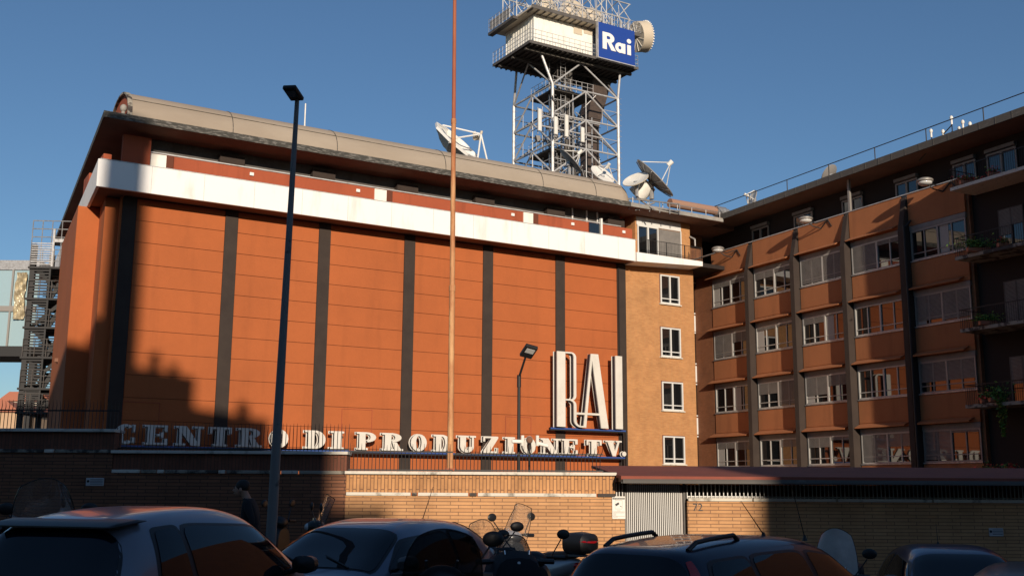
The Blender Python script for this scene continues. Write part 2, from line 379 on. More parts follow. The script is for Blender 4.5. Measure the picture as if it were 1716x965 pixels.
# barrel vault over the front edge
cy, wv, hv = 1.15, 2.45, 1.78
def vault(u, v, s0=-30.7, s1=-.9):
    t = math.pi * v
    return (s0 + (s1 - s0) * u + SK * 0, cy - wv * math.cos(t), RZ1 + hv * (math.sin(t) ** .8))
g = MB(); g.grid(lambda u, v: vault(u, v * .30), 60, 10); g.cur = 1
g.grid(lambda u, v: vault(u * .36, .30 + v * .70), 24, 20)
g.cur = 0; g.grid(lambda u, v: vault(.36 + .64 * u, .30 + v * .70), 36, 20)
# rounded right end
def vend(u, v):
    t = math.pi * v; a = math.pi / 2 * u
    return (-.9 + 1.3 * math.sin(a), cy - wv * math.cos(t) * math.cos(a), RZ1 + hv * (math.sin(t) ** .8) * math.cos(a))
g.grid(vend, 8, 24)
g.build('vault_roof', [M['vault'], M['vaultred']], bld, smooth=True)
g = MB(); poly = [(cy - wv * math.cos(math.pi * i / 24), RZ1 + hv * math.sin(math.pi * i / 24) ** .8) for i in range(25)]
n = len(poly); g.add([(-30.69, y, z) for y, z in poly], [tuple(range(n))]); g.build('gable_wall', M['stucco_up'], bld)
g = MB()
for i in range(24):
    a, b = poly[i], poly[i + 1]; g.beam((-30.72, a[0], a[1]), (-30.72, b[0], b[1]), .22, .10)
g.build('gable_trim', M['copingold'], bld)
g = MB()
for u in (.17, .36, .58, .80, .93):
    pts = [Vector(vault(u, v / 24)) + Vector((0, -.005, .012)) for v in range(0, 25)]
    for i in range(24): g.beam(pts[i], pts[i + 1], .035, .02)
for vv in (.16,):
    pts = [Vector(vault(u / 30, vv)) + Vector((0, -.01, .01)) for u in range(31)]
    for i in range(30): g.beam(pts[i], pts[i + 1], .05, .015)
g.build('roof_seam', M['edge'], bld)
MB().tube((-30.95, -.9, RZ1), (-30.95, -.9, RZ1 + .42), .09).ell((-30.95, -.9, RZ1 + .5), (.17, .17, .2)).build('roof_vent', M['concrete'], bld, smooth=True)

# ------------------------------------------------------------------ brick stair block to the right of the panels
blk = empty('brick_stair_block', P0, AU, 'narrow ochre brick block with four white framed windows beside the orange panels', 'building')
g = MB(); g.box(.07, 5.68, -.02, 14, -.5, ZB + .3); g.box(1.0, 5.55, .05, 14, ZB + .6, RZ0 + .02); g.build('wall', M['brickblock'], blk)
def window_unit(parent, x0, x1, z0, z1, y, halves=2, shut=(0, 0), bars=True, fm='winwhite', th=.07, transom=.28, curtain=()):
    """white window frame with glass panes and roller shutters, facing -y"""
    fr = MB(); wd = (x1 - x0)
    fr.box(x0, x1, y - .07, y, z0, z0 + th); fr.box(x0, x1, y - .07, y, z1 - th, z1)
    fr.box(x0, x0 + th, y - .072, y + .002, z0 + th, z1 - th); fr.box(x1 - th, x1, y - .072, y + .002, z0 + th, z1 - th)
    for i in range(1, halves):
        xm = x0 + wd * i / halves; fr.box(xm - th * .7, xm + th * .7, y - .074, y + .002, z0 + th, z1 - th)
    if bars:
        for i in range(halves):
            a = x0 + wd * i / halves + th; b = x0 + wd * (i + 1) / halves - th; c = (a + b) / 2
            fr.box(c - .03, c + .03, y - .05, y, z0 + th, z1 - th)
            if transom: fr.box(a, c - .03, y - .045, y, z0 + transom, z0 + transom + .045); fr.box(c + .03, b, y - .045, y, z0 + transom, z0 + transom + .045)
    f = fr.build('window', M[fm], parent)
    MB().box(x0 + th * .5, x1 - th * .5, y + .0, y + .012, z0 + th * .5, z1 - th * .5).build('pane', M['pane'], f)
    for i in range(halves):
        if i < len(shut) and shut[i] > 0:
            a = x0 + wd * i / halves + (th if i == 0 else th * .7) + .005; b = x0 + wd * (i + 1) / halves - (th if i == halves - 1 else th * .7) - .005
            s = MB(); zt = z1 - th - .004; zb = zt - shut[i] * (z1 - z0 - 2 * th - .01); zc = zt
            while zc - .05 > zb: s.box(a, b, y - .062, y - .048, zc - .043, zc); zc -= .062
            s.box(a, b, y - .046, y - .04, zb + .02, zt) if False else None
            s.build('shutter', M['shutter'], f)
    for i in curtain:
        a = x0 + wd * i / halves + th; b = a + wd / halves * .33
        MB().box(a + .03, b, y - .012, y - .002, z0 + .1, z1 - .1).build('curtain', M['curtain'], f)
    return f
for (x0, y0, x1, y1) in ((1105, 460, 1138, 510), (1106, 548, 1140, 599), (1108, 639, 1144, 689), (1110, 730, 1147, 779)):
    a, zt = fac(x0, y0); b, _ = fac(x1, y1); zb = fac(x0, y0 + (y1 - y0) * .98 - 1)[1]
    MB().box(a - .04, b + .04, -.026, .0, zb - .05, zt + .05).build('window_reveal', M['joint'], blk)
    f = window_unit(blk, a, b, zb, zt, -.035, halves=1, bars=False, th=.09)
    MB().box((a + b) / 2 - .05, (a + b) / 2 + .05, -.10, -.035, zb + .09, zt - .09).build('mullion', M['winwhite'], f)
    g = MB(); g.box(a + .09, (a + b) / 2 - .05, -.09, -.035, zb + .30, zb + .36); g.box((a + b) / 2 + .05, b - .09, -.09, -.035, zb + .30, zb + .36); g.build('transom', M['winwhite'], f)
    MB().box(a - .1, b + .1, -.16, -.02, zb - .07, zb).build('window_sill', M['coping'], f)
# balcony door and rolling shutter above
a, zt = fac(1068, 374); b, _ = fac(1103, 380); c, _ = fac(1140, 385)
f = window_unit(blk, a, b, ZB + .62, 18.55, .04, halves=2, bars=False, th=.08)
MB().box(b + .05, c, .0, .045, ZB + .62, 18.5).build('roller_shutter', M['shutter'], blk)
g = MB(); g.box(a - .05, c + .05, -.02, .045, 18.55, 18.62); g.box(c, c + .07, -.02, .045, ZB + .62, 18.55); g.box(a - .05, c + .05, .0, .045, 18.62, 19.1); g.build('door_surround', M['winwhite'], blk)
g = MB(); zz = 18.5
while zz > ZB + .7: g.box(b + .05, c, -.008, -.001, zz - .012, zz); zz -= .11
g.build('shutter_joint', M['shutter'], blk)
g = MB()
for i in range(38):
    x = 1.0 + i * .115; g.box(x, x + .012, -1.32, -1.308, ZB + .6, ZB + 1.5)
for z in (ZB + .68, ZB + 1.5): g.box(0.9, 5.35, -1.33, -1.30, z, z + .03)
for x in (.95, 2.4, 3.9, 5.32): g.box(x, x + .04, -1.335, -1.295, ZB + .6, ZB + 1.53)
for i in range(14): g.box(5.32, 5.332, -1.2 + i * .115, -1.188 + i * .115, ZB + .6, ZB + 1.5)
g.build('balcony_railing', M['iron'], blk)
MB().path([(5.45, -.05, 18.3), (5.8, -.15, 18.15), (5.85, -.1, 17.7)], .06).build('downpipe', M['greymetal'], blk)
# slot wall with narrow windows between block and wing
g = MB(); g.box(5.0, 8.6, 2.35, 2.6, -.5, RZ0 + .5); g.build('slot_wall', M['brickred'], blk)
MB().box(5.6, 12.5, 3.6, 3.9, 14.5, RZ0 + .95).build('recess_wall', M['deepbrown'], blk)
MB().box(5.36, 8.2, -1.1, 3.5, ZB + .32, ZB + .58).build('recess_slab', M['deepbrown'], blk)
for zc in (3.05, 6.55, 10.05, 13.5):
    x0 = fac(1162, 600, -2.3)[0]; x1 = fac(1171.5, 600, -2.3)[0]
    window_unit(blk, x0, x1, zc + .1, zc + 2.3, 2.33, halves=1, bars=False, th=.08)
    MB().box(x0, x1, 2.26, 2.33, zc - 1.1, zc + .0).build('window_apron', M['winwhite'], blk)

# ------------------------------------------------------------------ side wing
P1 = at(1172, 600, 72.3); P1.z = 0
WA = BV - math.pi / 2
WX = Vector((math.sin(BV), -math.cos(BV), 0)); WN = Vector((-math.cos(BV), -math.sin(BV), 0))
def wg(px, py, off=0):
    o = P1 + WN * off; d = ray(px, py); c = Vector((0, 0, CAMH)); t = (o - c).dot(WN) / d.dot(WN); p = c + d * t
    return (p - P1).dot(WX), p.z
def W3(t, y, z): return P1 + WX * t - WN * y + Vector((0, 0, z))
wing = empty('office_wing', P1, WA, 'long office wing with orange spandrels, dark pilasters and shuttered windows, on the right', 'building')
dz = CAMH - 1.65
PT = 17.39                # parapet cap
SILL = [3.25 + dz * 0 + i * 3.495 for i in range(4)]
WT = [5.49, 9.75, 13.98, 18.28]
g = MB(); g.box(-.4, 22.5, 0.12, 14, -.5, PT - .8); g.build('wall', M['brickred'], wing)
g = MB(); g.box(-.4, 1.5, .02, .12, -.5, 15.4); g.box(-.4, 1.5, .02, .12, 15.4, 15.41); g.build('brick_strip', M['brickred'], wing)
bays = [(1.62, 5.46)] + [(WT[i] + .42, WT[i + 1] - .02) for i in range(3)] + [(WT[3] + .42, 22.35)]
shuts = {(0, 3): (.22, .2), (0, 2): (1, .45), (0, 1): (0, 0), (0, 0): (.28, .35),
         (1, 3): (.3, .2), (1, 2): (.15, .1), (1, 1): (.5, .97), (1, 0): (.0, .3),
         (2, 3): (1, 1), (2, 2): (.25, .05), (2, 1): (.72, .45), (2, 0): (.4, .15),
         (3, 3): (1, .2), (3, 2): (0, 0), (3, 1): (0, 0), (3, 0): (1, .5),
         (4, 3): (.05, .05), (4, 2): (.9, 1), (4, 1): (.7, .7), (4, 0): (1, .1)}
for bi, (a, b) in enumerate(bays):
    for ri, zs in enumerate(SILL):
        zt = zs + 1.62
        f = window_unit(wing, a + .05, b - .05, zs, zt, .06, halves=2, shut=shuts[(bi, ri)], th=.075, transom=.34, fm='wingframe' if bi < 4 else 'wingrey', curtain=((0,) if (bi + ri) % 3 == 0 else (1,) if (bi * 2 + ri) % 5 == 1 else ()))
        MB().box(a, b, -.07, .12, zs - .07, zs - .005).build('window_sill', M['greymetal'], f)
        MB().box(a + .02, b - .02, -.02, .12, zt + .01, zt + .26).build('shutter_box', M['shutter'], f)
        # sloped awning hood over the window
        ztop = zt + .27; g = MB(); vv = [(a - .25 if bi == 0 else a, .12, ztop + .32), (b - .35, .12, ztop + .32), (b - .35, -.42, ztop + .06), (a - .25 if bi == 0 else a, -.42, ztop + .06)]
        vv += [(x, y, z - .05) for x, y, z in vv]
        g.add(vv, [(0, 3, 2, 1), (4, 5, 6, 7), (0, 1, 5, 4), (1, 2, 6, 5), (2, 3, 7, 6), (3, 0, 4, 7)])
        if not (bi == 4 and ri == 3): g.build('window_hood', M['stucco_wing'], wing)
    zlow = [-.5] + [z + 1.62 + .27 for z in SILL]; zup = [z - .07 for z in SILL] + [PT]
    for z0, z1 in zip(zlow, zup):
        top = z1 >= PT; g = MB()
        g.box(a, b, -.02, .12, z0 + .01, z1 - (.02 if not top else .0))
        g.build('spandrel', M['stucco_wing'], wing)
        if z0 > 0 and not top: MB().box(a, b, -.045, -.021, z0 + .30, z0 + .33).build('drip_moulding', M['stucco_wing'], wing)
g = MB()
for t in WT:
    g = MB(); pr = [(-.50, -.5), (-.44, 15.4), (-.04, PT - .1), (.12, PT - .1), (.12, -.5)]
    n = 5; g.add([(t + .02, y, z) for y, z in pr] + [(t + .36, y, z) for y, z in pr], [tuple(range(4, -1, -1)), tuple(range(5, 10))] + [(i, (i + 1) % n, n + (i + 1) % n, n + i) for i in range(n)])
    g.build('pilaster', M['pilaster'], wing, fixn=True)
g = MB(); g.box(-.4, 22.6, -.06, .14, PT, PT + .05); g.build('parapet_cap', M['lightmetal'], wing)
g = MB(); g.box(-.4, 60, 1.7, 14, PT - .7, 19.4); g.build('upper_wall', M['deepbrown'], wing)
g = MB(); g.box(-.4, 60, .14, 1.7, PT - .85, PT - .7); g.build('terrace_floor', M['concrete'], wing)
WRZ = 19.5
g = MB(); g.box(-.9, 60, -.33, 14, WRZ - .06, WRZ + .1); g.build('roof_slab', M['soffit'], wing)
g = MB(); g.box(1.6, 60, -.42, -.34, WRZ - .1, WRZ + .28)
for i in range(60): g.box(2.0 + i * .95, 2.03 + i * .95, -.435, -.422, WRZ - .1, WRZ + .28)
g.build('roof_edge', M['lead'], wing)
# roof railing
g = MB(); rz = WRZ + .28
t = 2.4
while t < 40:
    g.tube((t, -.2, rz), (t, -.2, rz + .75), .028); t += 3.6
g.tube((2.4, -.2, rz + .75), (40, -.2, rz + .75), .028)
g.build('roof_railing', M['iron'], wing)
# upper windows and posts
for px0, px1 in ((1262, 1290), (1333, 1365), (1415, 1450), (1507, 1545), (1606, 1645), (1664, 1716)):
    a = wg(px0, 380, -1.7)[0]; b = wg(px1, 380, -1.7)[0]
    f = window_unit(wing, a, b, PT - .6, 18.75, 1.64, halves=2, bars=False, th=.09, fm='wingrey')
    MB().box(a, b, 1.45, 1.69, 18.8, 18.98).build('shutter_box', M['shutter'], f)
a = wg(1422, 360, -.3)[0]
for t in (a,): MB().box(t, t + .14, .3, .44, PT - .5, WRZ - .07).build('roof_post', M['wingrey'], wing)
# protruding balcony section
BT = 22.5
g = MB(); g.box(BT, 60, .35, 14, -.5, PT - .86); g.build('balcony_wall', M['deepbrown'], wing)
g = MB(); g.box(30.2, 60, -4.2, .34, -.5, WRZ - .12); g.build('shading_bay', M['brickred'], wing)  # bay added past the edge of view to shade the last windows
BZ = [5.73, 9.37, 12.93, 16.43]
for i, z in enumerate(BZ):
    s = MB().box(BT + .2, 30.18, -1.4, .34, z - .02, z + .14).build('balcony', M['copingold'] if i in (0, 1, 2) else M['coping'], wing)
    g = MB(); x = BT + .22
    while x < 30.1: g.box(x, x + .012, -1.36, -1.348, z + .14, z + 1.05); x += .12
    y = -1.36
    while y < .3: g.box(BT + .22, BT + .232, y, y + .012, z + .14, z + 1.05); y += .12
    g.box(BT + .21, 30.18, -1.37, -1.34, z + 1.05, z + 1.09); g.box(BT + .21, BT + .24, -1.34, .34, z + 1.05, z + 1.09)
    g.build('balcony_railing', M['iron'], s)
    for k in (0, 1):
        t0 = 24.0 + k * 2.3
        if i < 3: window_unit(wing, t0, t0 + 1.4, z + .2, z + 2.4, .34, halves=2, bars=False, th=.06, fm='darkmetal', shut=(1, 1) if (i + k) % 2 else (.6, .4))
MB().tube((18.9, -.62, 0), (18.9, -.62, 15.6), .06).tube((18.9, -.62, 15.4), (18.9, -.1, 15.9), .06).build('drainpipe', M['iron'], wing)

# globe lamps on bracket arms
def bracket_lamp(px, py, label):
    t, z = wg(px, py, .9)
    r = empty('bracket_lamp', W3(t, 0, z), WA, label, 'lamp', 'bowl lamps on the parapet of the office wing')
    MB().path([(.35, -.06, -.55), (.15, -.5, -.42), (0, -.85, -.12)], .035).path([(.9, -.06, -.15), (.4, -.5, -.3), (0, -.85, -.12)], .03).path([(.35, -.06, -.55), (.9, -.06, -.15), (1.2, -.06, -.6)], .03).build('bracket', M['iron'], r)
    MB().ell((0, -.9, 0), (.42, .42, .16)).build('shade', M['wingrey'], r, smooth=True)
    MB().ell((0, -.9, -.10), (.36, .36, .17)).build('bowl', M['lens'], r, smooth=True)
bracket_lamp(1203, 417, 'bowl lamp on a bracket nearest the corner of wing and brick block')
bracket_lamp(1350, 367, 'bowl lamp on a bracket at the wing parapet, middle one of three')
bracket_lamp(1550, 303, 'bowl lamp on a bracket beside the top flower balcony of the wing')

# plants and flowers on the balconies
def plant(name, c, size, label, cat, n=260, hang=0, flower=0, seed=1, group=None):
    rnd = random.Random(seed); r = empty(name, c, 0, label, cat, group)
    g = MB(); fl = MB()
    for i in range(n):
        p = Vector((rnd.gauss(0, .38) * size[0], rnd.gauss(0, .38) * size[1], abs(rnd.gauss(.3, .35)) * size[2]))
        if hang and rnd.random() < .6: p.z = -rnd.random() ** 1.2 * hang; p.x *= .35 * (1.3 + p.z / hang); p.y = -abs(p.y) * .5 - .15
        s = rnd.uniform(.045, .10); d = Vector((rnd.uniform(-1, 1), rnd.uniform(-1, 1), rnd.uniform(-.4, 1))).normalized(); e = d.orthogonal().normalized()
        q = (fl if flower and rnd.random() < flower and p.z > 0 else g)
        if q is g: q.cur = 1 if rnd.random() < .3 else 0
        q.add([p - d * s, p + e * s * .6, p + d * s, p - e * s * .6], [(0, 1, 2, 3)])
    for i in range(6): g.cur = 0; g.tube((0, 0, -.02), (rnd.uniform(-.3, .3) * size[0], rnd.uniform(-.3, .3) * size[1], size[2] * .5), .012, .006, 5)
    g.build('foliage', [M['leaf'], M['leaf2']], r)
    if fl.v: fl.build('blossom', M['flower'], r)
    MB().loft([(-size[0] * .5, 0, -.1, .12, .1), (size[0] * .5, 0, -.1, .12, .1)], 8, 6).build('planter', M['terracotta'], r)
    return r
def bpos(px, py, i, inset=1.34):
    t = wg(px, py, inset)[0]; return W3(t, -inset, BZ[i] + .36)
plant('balcony_plant', bpos(1640, 415, 2), (1.1, .4, .45), 'bushy green plant on the third balcony up, spilling over the slab edge', 'plant', 500, seed=2, group='plants on the wing balconies')
plant('balcony_plant', bpos(1655, 536, 1), (.8, .35, .3), 'small green plant on the second balcony up', 'plant', 260, seed=3, group='plants on the wing balconies')
plant('balcony_plant', bpos(1674, 668, 0), (.9, .35, .55), 'trailing green creeper hanging from the lowest balcony', 'plant', 620, hang=1.8, seed=4, group='plants on the wing balconies')
plant('geranium', bpos(1652, 664, 0, 1.2), (.5, .3, .35), 'red geranium on the lowest balcony beside the trailing creeper', 'flowers', 170, flower=.45, seed=5, group='flowers on the wing balconies')
plant('geranium', W3(wg(1657, 788, 1.0)[0], -1.0, 2.75), (.6, .3, .35), 'red geranium just above the canopy roof, left one of two', 'flowers', 180, flower=.4, seed=6, group='flowers on the wing balconies')
plant('geranium', W3(wg(1692, 788, 1.0)[0], -1.0, 2.75), (.6, .3, .35), 'red geranium just above the canopy roof, right one of two', 'flowers', 180, flower=.4, seed=7, group='flowers on the wing balconies')
plant('geranium', bpos(1622, 300, 3, 1.1), (.8, .3, .25), 'red geranium in a long pot on the left end of the top balcony', 'flowers', 260, flower=.55, seed=8, group='flowers on the wing balconies')
plant('geranium', bpos(1664, 288, 3, 1.1), (.5, .3, .25), 'sparse red geranium on the top balcony, second pot from its left end', 'flowers', 110, flower=.5, seed=9, group='flowers on the wing balconies')
plant('geranium', bpos(1680, 402, 2, 1.15), (.5, .3, .25), 'orange red flowers on the third balcony up behind the bushy plant', 'flowers', 120, flower=.5, seed=10, group='flowers on the wing balconies')

# ------------------------------------------------------------------ stair tower, footbridge, far houses at the left
def fire_escape():
    Y = 63.0
    A = at(42, 600, Y); B = at(106, 600, Y); wd = (B - A).length
    r = empty('fire_escape', Vector((A.x, Y, 0)), R(4), 'dark steel fire escape stair tower against the left side of the orange building', 'fire escape')
    zt = at(60, 410, Y).z
    for nm, (x, y) in zip(('post',) * 4, ((0, 0), (wd, 0), (0, 3), (wd, 3))):
        MB().box(x - .14, x + .14, y - .14, y + .14, -.5, zt if x == 0 else zt - .2).build('post', M['iron'], r)
    zs = [at(60, py, Y).z for py in (448, 500, 548, 598, 650, 690)]
    for i, z in enumerate(zs):
        MB().box(-.2, wd + .4, -.3, 3.2, z - .12, z).build('landing', M['iron'], r)
        g = MB()
        for h in (.35, .7, 1.05):
            g.tube((-.1, -.25, z + h), (wd + .35, -.25, z + h), .022, n=6); g.tube((wd + .35, -.25, z + h), (wd + .35, 3, z + h), .022, n=6)
        for k in range(5): x = -.1 + (wd + .45) * k / 4; g.tube((x, -.25, z), (x, -.25, z + 1.05), .025, n=6)
        g.build('railing', M['greymetal'] if i < 1 else M['darkmetal'], r)
        if i + 1 < len(zs):
            z2 = zs[i + 1]; g = MB()
            for k in range(9): t = k / 8; x = .15 + (wd - .5) * (t if i % 2 else 1 - t); g.box(x - .16, x + .16, .2, 1.3, z + (z2 - z) * (1 - t) - .03, z + (z2 - z) * (1 - t))
            for yy in (.2, 1.3): g.beam((.1 + (wd - .4) * (0 if i % 2 else 1), yy, z2), (.1 + (wd - .4) * (1 if i % 2 else 0), yy, z), .06, .2)
            for k in range(11): zz = z2 + (z - z2) * (k + .3) / 11.5; g.box(.15, wd * .52, 1.5, 1.53, zz, zz + .06)
            g.build('stair_flight', M['iron'], r)
            g = MB()
            for k in range(9): zz = z2 + (z - z2) * (k + 1.0) / 10.5; g.box(.15, wd * .46, -.22, -.19, zz, zz + .09)
            g.box(wd * .46, wd * .46 + .1, -.24, -.16, z2, z); g.beam((wd * .5, .05, z2), (wd - .1, .05, z), .1, .25); g.build('louvre_screen', M['iron'], r)
    z = zs[0]; g = MB()
    g.box(.05, wd * .55, -.32, -.27, z + .1, z + 1.15) if False else None
    for k in range(10): g.box(-.05, wd * .5, -.34, -.30, z + .12 + k * .14, z + .18 + k * .14)
    g.box(wd * .5, wd * .5 + .12, -.36, -.26, z, z + 2.3); g.build('louvre_screen', M['greymetal'], r)
    g = MB(); zt2 = z + 2.0
    for h in (0, .5, 1.0): g.tube((-.1, -.3, zt2 + h - .2), (wd + .5, -.3, zt2 + h - .2), .03, n=6)
    for k in range(6): x = -.1 + (wd + .6) * k / 5; g.tube((x, -.3, z), (x, -.3, zt2 + .8), .03, n=6)
    g.box(wd * .5, wd + .6, -.33, .5, zt2 - .5, zt2 - .3); g.build('top_railing', M['greymetal'], r)
fire_escape()
def annex():
    Y = 57.5; A = at(92, 600, Y); B = at(150, 600, Y)
    r = empty('service_annex', (A.x, Y, 0), R(12), 'low orange rendered annex between the fire escape and the studio building corner', 'building')
    MB().box(.15, B.x - A.x + 1.2, 0.1, 6, -.5, A.z - .2).build('wall', M['stucco'], r)
    MB().box(0, B.x - A.x + 1.2, -.05, 6.2, A.z - .2, A.z).build('roof', M['soffit'], r)
annex()
def bridge():
    Y = 70.0; A = at(-140, 600, Y).x; B = at(52, 600, Y).x
    zt = at(20, 436, Y).z; z1 = at(20, 452, Y).z; zm = at(20, 520, Y).z; zb = at(20, 580, Y).z; z0 = at(20, 597, Y).z
    r = empty('glass_footbridge', ((A + B) / 2, Y, 0), 0, 'glazed footbridge with grey roof and pale blue glass behind the fire escape', 'footbridge')
    h = (B - A) / 2
    MB().box(-h, h, 0, 3.5, z1, zt).build('roof', M['greymetal'], r)
    MB().box(-h, h, -.1, 3.5, z0, zb).build('floor_beam', M['iron'], r)
    MB().box(-h, h, .12, .16, zb, z1).build('glazing', M['paneblue'], r)
    g = MB(); x = -h
    while x < h: g.box(x, x + .12, 0.0, .11, zb, z1); x += 1.15
    g.box(-h, h, -.02, .115, zm - .06, zm + .3); g.build('mullion', M['wingrey'], r)
    xs = at(25, 500, Y).x - (A + B) / 2; xe = at(43, 500, Y).x - (A + B) / 2
    g = MB(); z_a = at(30, 457, Y).z; z_b = at(30, 535, Y).z
    g.grid(lambda u, v: (xs + (xe - xs) * u + .05 * math.sin(v * 9), -.12 - .06 * math.sin(u * 17 + v * 11) - .05 * math.sin(u * 7 - v * 23), z_b + (z_a - z_b) * v), 16, 30)
    g.build('covering_sheet', M['foil'], r, smooth=True)
    for x in (-h + 1, h - .3): MB().box(x, x + .4, .4, .8, -.5, z0).build('pier', M['iron'], r)
bridge()
def far_house(X, Y, wd, h, m, label, rz=0):
    r = empty('house', (X, Y, 0), rz, label, 'house')
    MB().box(-wd / 2, wd / 2, 0, 12, -1, h).build('wall', M[m], r)
    g = MB(); g.prism([(-wd / 2 - .4, h), (wd / 2 + .4, h), (wd / 2 - 1.5, h + 1.5), (-wd / 2 + 1.5, h + 1.5)], -.5, 12.5); g.build('roof', M['farroof'], r)
    n = max(2, int(wd / 3))
    for k in range(n):
        for z in range(2, int(h) - 1, 3):
            x = -wd / 2 + wd * (k + .5) / n; w_ = MB().box(x - .5, x + .5, -.04, .05, z, z + 1.5).build('window', M['pane'], r)
def fx(px, Y): return at(px, 700, Y).x
far_house(fx(2, 150), 150, 4.6, at(2, 690, 150).z, 'far1', 'distant ochre house left of the fire escape, seen through the fence')
far_house(fx(-90, 165), 165, 10, at(20, 676, 165).z, 'far2', 'distant cream house at the left frame edge, seen through the fence', .1)
far_house(fx(40, 175), 175, 8, at(40, 672, 175).z, 'far2', 'distant cream house seen between the posts of the fire escape')

# ------------------------------------------------------------------ broadcast tower
T0 = at(888, 71, 85); TZ = T0.z; T0.z = 0
TN = Vector((math.sin(AU), -math.cos(AU), 0)); TV = -TN
def tw(px, py, v=0):         # (u, z) on the tower plane v metres behind its front edge
    o = T0 + TV * v; d = ray(px, py); c = Vector((0, 0, CAMH)); t = (o - c).dot(TN) / d.dot(TN); p = c + d * t
    return (p - T0).dot(U), p.z
def tws(px, py, u=0):
    o = T0 + U * u; d = ray(px, py); c = Vector((0, 0, CAMH)); t = (o - c).dot(U) / d.dot(U); p = c + d * t
    return (p - T0).dot(TV), p.z
tower = empty('broadcast_tower', T0, AU, 'steel lattice broadcasting tower carrying a white equipment cabin behind the orange building', 'tower')
u1, u2 = tw(926, 200, .9)[0], tw(1036, 215, .9)[0]; v1 = .9; v2 = tws(861, 200, u1)[0]
PW = tw(1069, 108)[0]; PD = tws(826, 125)[0]
def legpos(k, z): return [(u1, v1), (u2, v1), (u2, v2), (u1, v2)][k]
za = tw(922, 140, .9)[1]; zl = [TZ - .1, za] + [za - 2.62 * i for i in range(1, 12)]
fl = [(u1 - 1.0, v1 + .3), (u2 + .5, v1 + .3), (u2 + .5, PD - .5), (u1 - .5, min(PD - .15, tws(852, 134, u1 - .5)[0]))]
def nodes(i):
    pts = fl if i == 0 else [(u1, v1), (u2, v1), (u2, v2), (u1, v2)]
    return [Vector((a, b, zl[i])) for a, b in pts]
for k in range(4):
    g = MB(); a = nodes(0)[k]; b = nodes(1)[k]; c = nodes(len(zl) - 1)[k]
    g.tube(a, b, .11); g.tube(b, c, .14)
    z = a.z
    for i in range(60):
        zz = b.z - i * .5; g.tube((c.x - .01, c.y - .2, zz), (c.x + .3, c.y - .1, zz), .018, n=5)
    g.build('leg', M['lightmetal'], tower)
g = MB(); h = MB()
for i in range(len(zl) - 1):
    A, B = nodes(i), nodes(i + 1)
    for k in range(4):
        j = (k + 1) % 4
        m = (A[k] + A[j]) / 2
        if i == 0: m = (Vector((0, 0, TZ - .15)) + Vector((m.x, m.y, 0)))
        q = h if k in (1, 2) else g
        q.tube(m, B[k], .075, n=7); q.tube(m, B[j], .075, n=7)
        q.tube(B[k], B[j], .08, n=7)
        if i > 0:
            q.tube((A[k] + A[j]) / 2, (B[k] + B[j]) / 2, .045, n=6)
            for e_ in (B[k], B[j]):
                md = (m + e_) / 2; q.tube(md, (B[k] + B[j]) / 2 * .5 + e_ * .5, .03, n=5); q.tube(md, Vector((e_.x, e_.y, md.z)), .035, n=5)
g.build('front_bracing', M['lightmetal'], tower); h.build('rear_bracing', M['greymetal'], tower)
# deck under the cabin
g = MB(); g.box(0, PW, 0, PD, TZ, TZ + .12); g.build('deck', M['deck'], tower)
g = MB()
for i in range(22): x = .25 + (PW - .5) * i / 21; g.box(x - .05, x + .05, .05, PD - .05, TZ - .13, TZ - .002)
for y in (.9, PD * .5, PD - .9): g.box(.1, PW - .1, y - .12, y + .12, TZ - .32, TZ - .135)
g.build('deck_joist', M['deck'], tower)
g = MB(); g.box(-.03, PW + .03, -.05, -.002, TZ - .05, TZ + .2); g.box(-.05, -.003, 0, PD, TZ - .05, TZ + .2); g.build('deck_edge', M['darkmetal'], tower)
def railing(parent, segs, z, h=1.05, name='railing', step=.55, m='lightmetal', mid=3, r=.022):
    g = MB()
    for p, q in segs:
        p = Vector((p[0], p[1], z)); q = Vector((q[0], q[1], z)); n = max(1, int((q - p).length / step))
        for i in range(n + 1): a = p.lerp(q, i / n); g.tube(a, a + Vector((0, 0, h)), r, n=5)
        for k in range(1, mid + 1): o = Vector((0, 0, h * k / mid)); g.tube(p + o, q + o, r, n=5)
    return g.build(name, M[m], parent)
railing(tower, [((0, 0), (PW, 0)), ((0, 0), (0, PD)), ((PW, 0), (PW, PD))], TZ + .12, 1.15)
# cabin
cx0, cx1, cy0, cy1 = 1.0, PW - .5, .95, PD - .5
cz1 = TZ + 3.15
g = MB(); g.box(cx0, cx1, cy0, cy1, TZ + .13, cz1); x = cx0
while x < cx1 - .1: g.box(x, x + .06, cy0 - .03, cy0 - .001, TZ + .14, cz1 - .01); x += .42
y = cy0
while y < cy1 - .1: g.box(cx0 - .03, cx0 - .001, y, y + .06, TZ + .14, cz1 - .01); y += .42
g.build('cabin', M['cabinwhite'], tower)
for a, b in ((961, 975), (978, 992)):
    s0, z0 = tw(a, 50, cy0); s1, _ = tw(b, 53, cy0)
    MB().box(s0, s1, cy0 - .05, cy0 - .031, z0 - .35, z0 + .3).build('cabin_window', M['drum'], tower)
s0, z0 = tw(993, 62, cy0); s1, _ = tw(1003, 62, cy0); MB().box(s0, s1, cy0 - .06, cy0 - .031, z0 - .6, z0 + .7).build('cabin_door', M['dishgrey'], tower)
g = MB(); g.box(.15, PW + .3, -.05, PD + .1, cz1 + .02, cz1 + .16); g.build('cabin_roof', M['drum'], tower)
g = MB(); x = .3
while x < PW: g.box(x, x + .08, -.02, cy0, cz1 - .08, cz1 + .018); x += .62
g.build('roof_rib', M['darkmetal'], tower)
g = MB(); g.box(-.35, .14, 2.2, PD + .35, cz1 - .2, cz1 + .05); g.box(.15, PW + .3, -.09, -.055, cz1 - .02, cz1 + .3); g.build('upper_walkway', M['darkmetal'], tower)
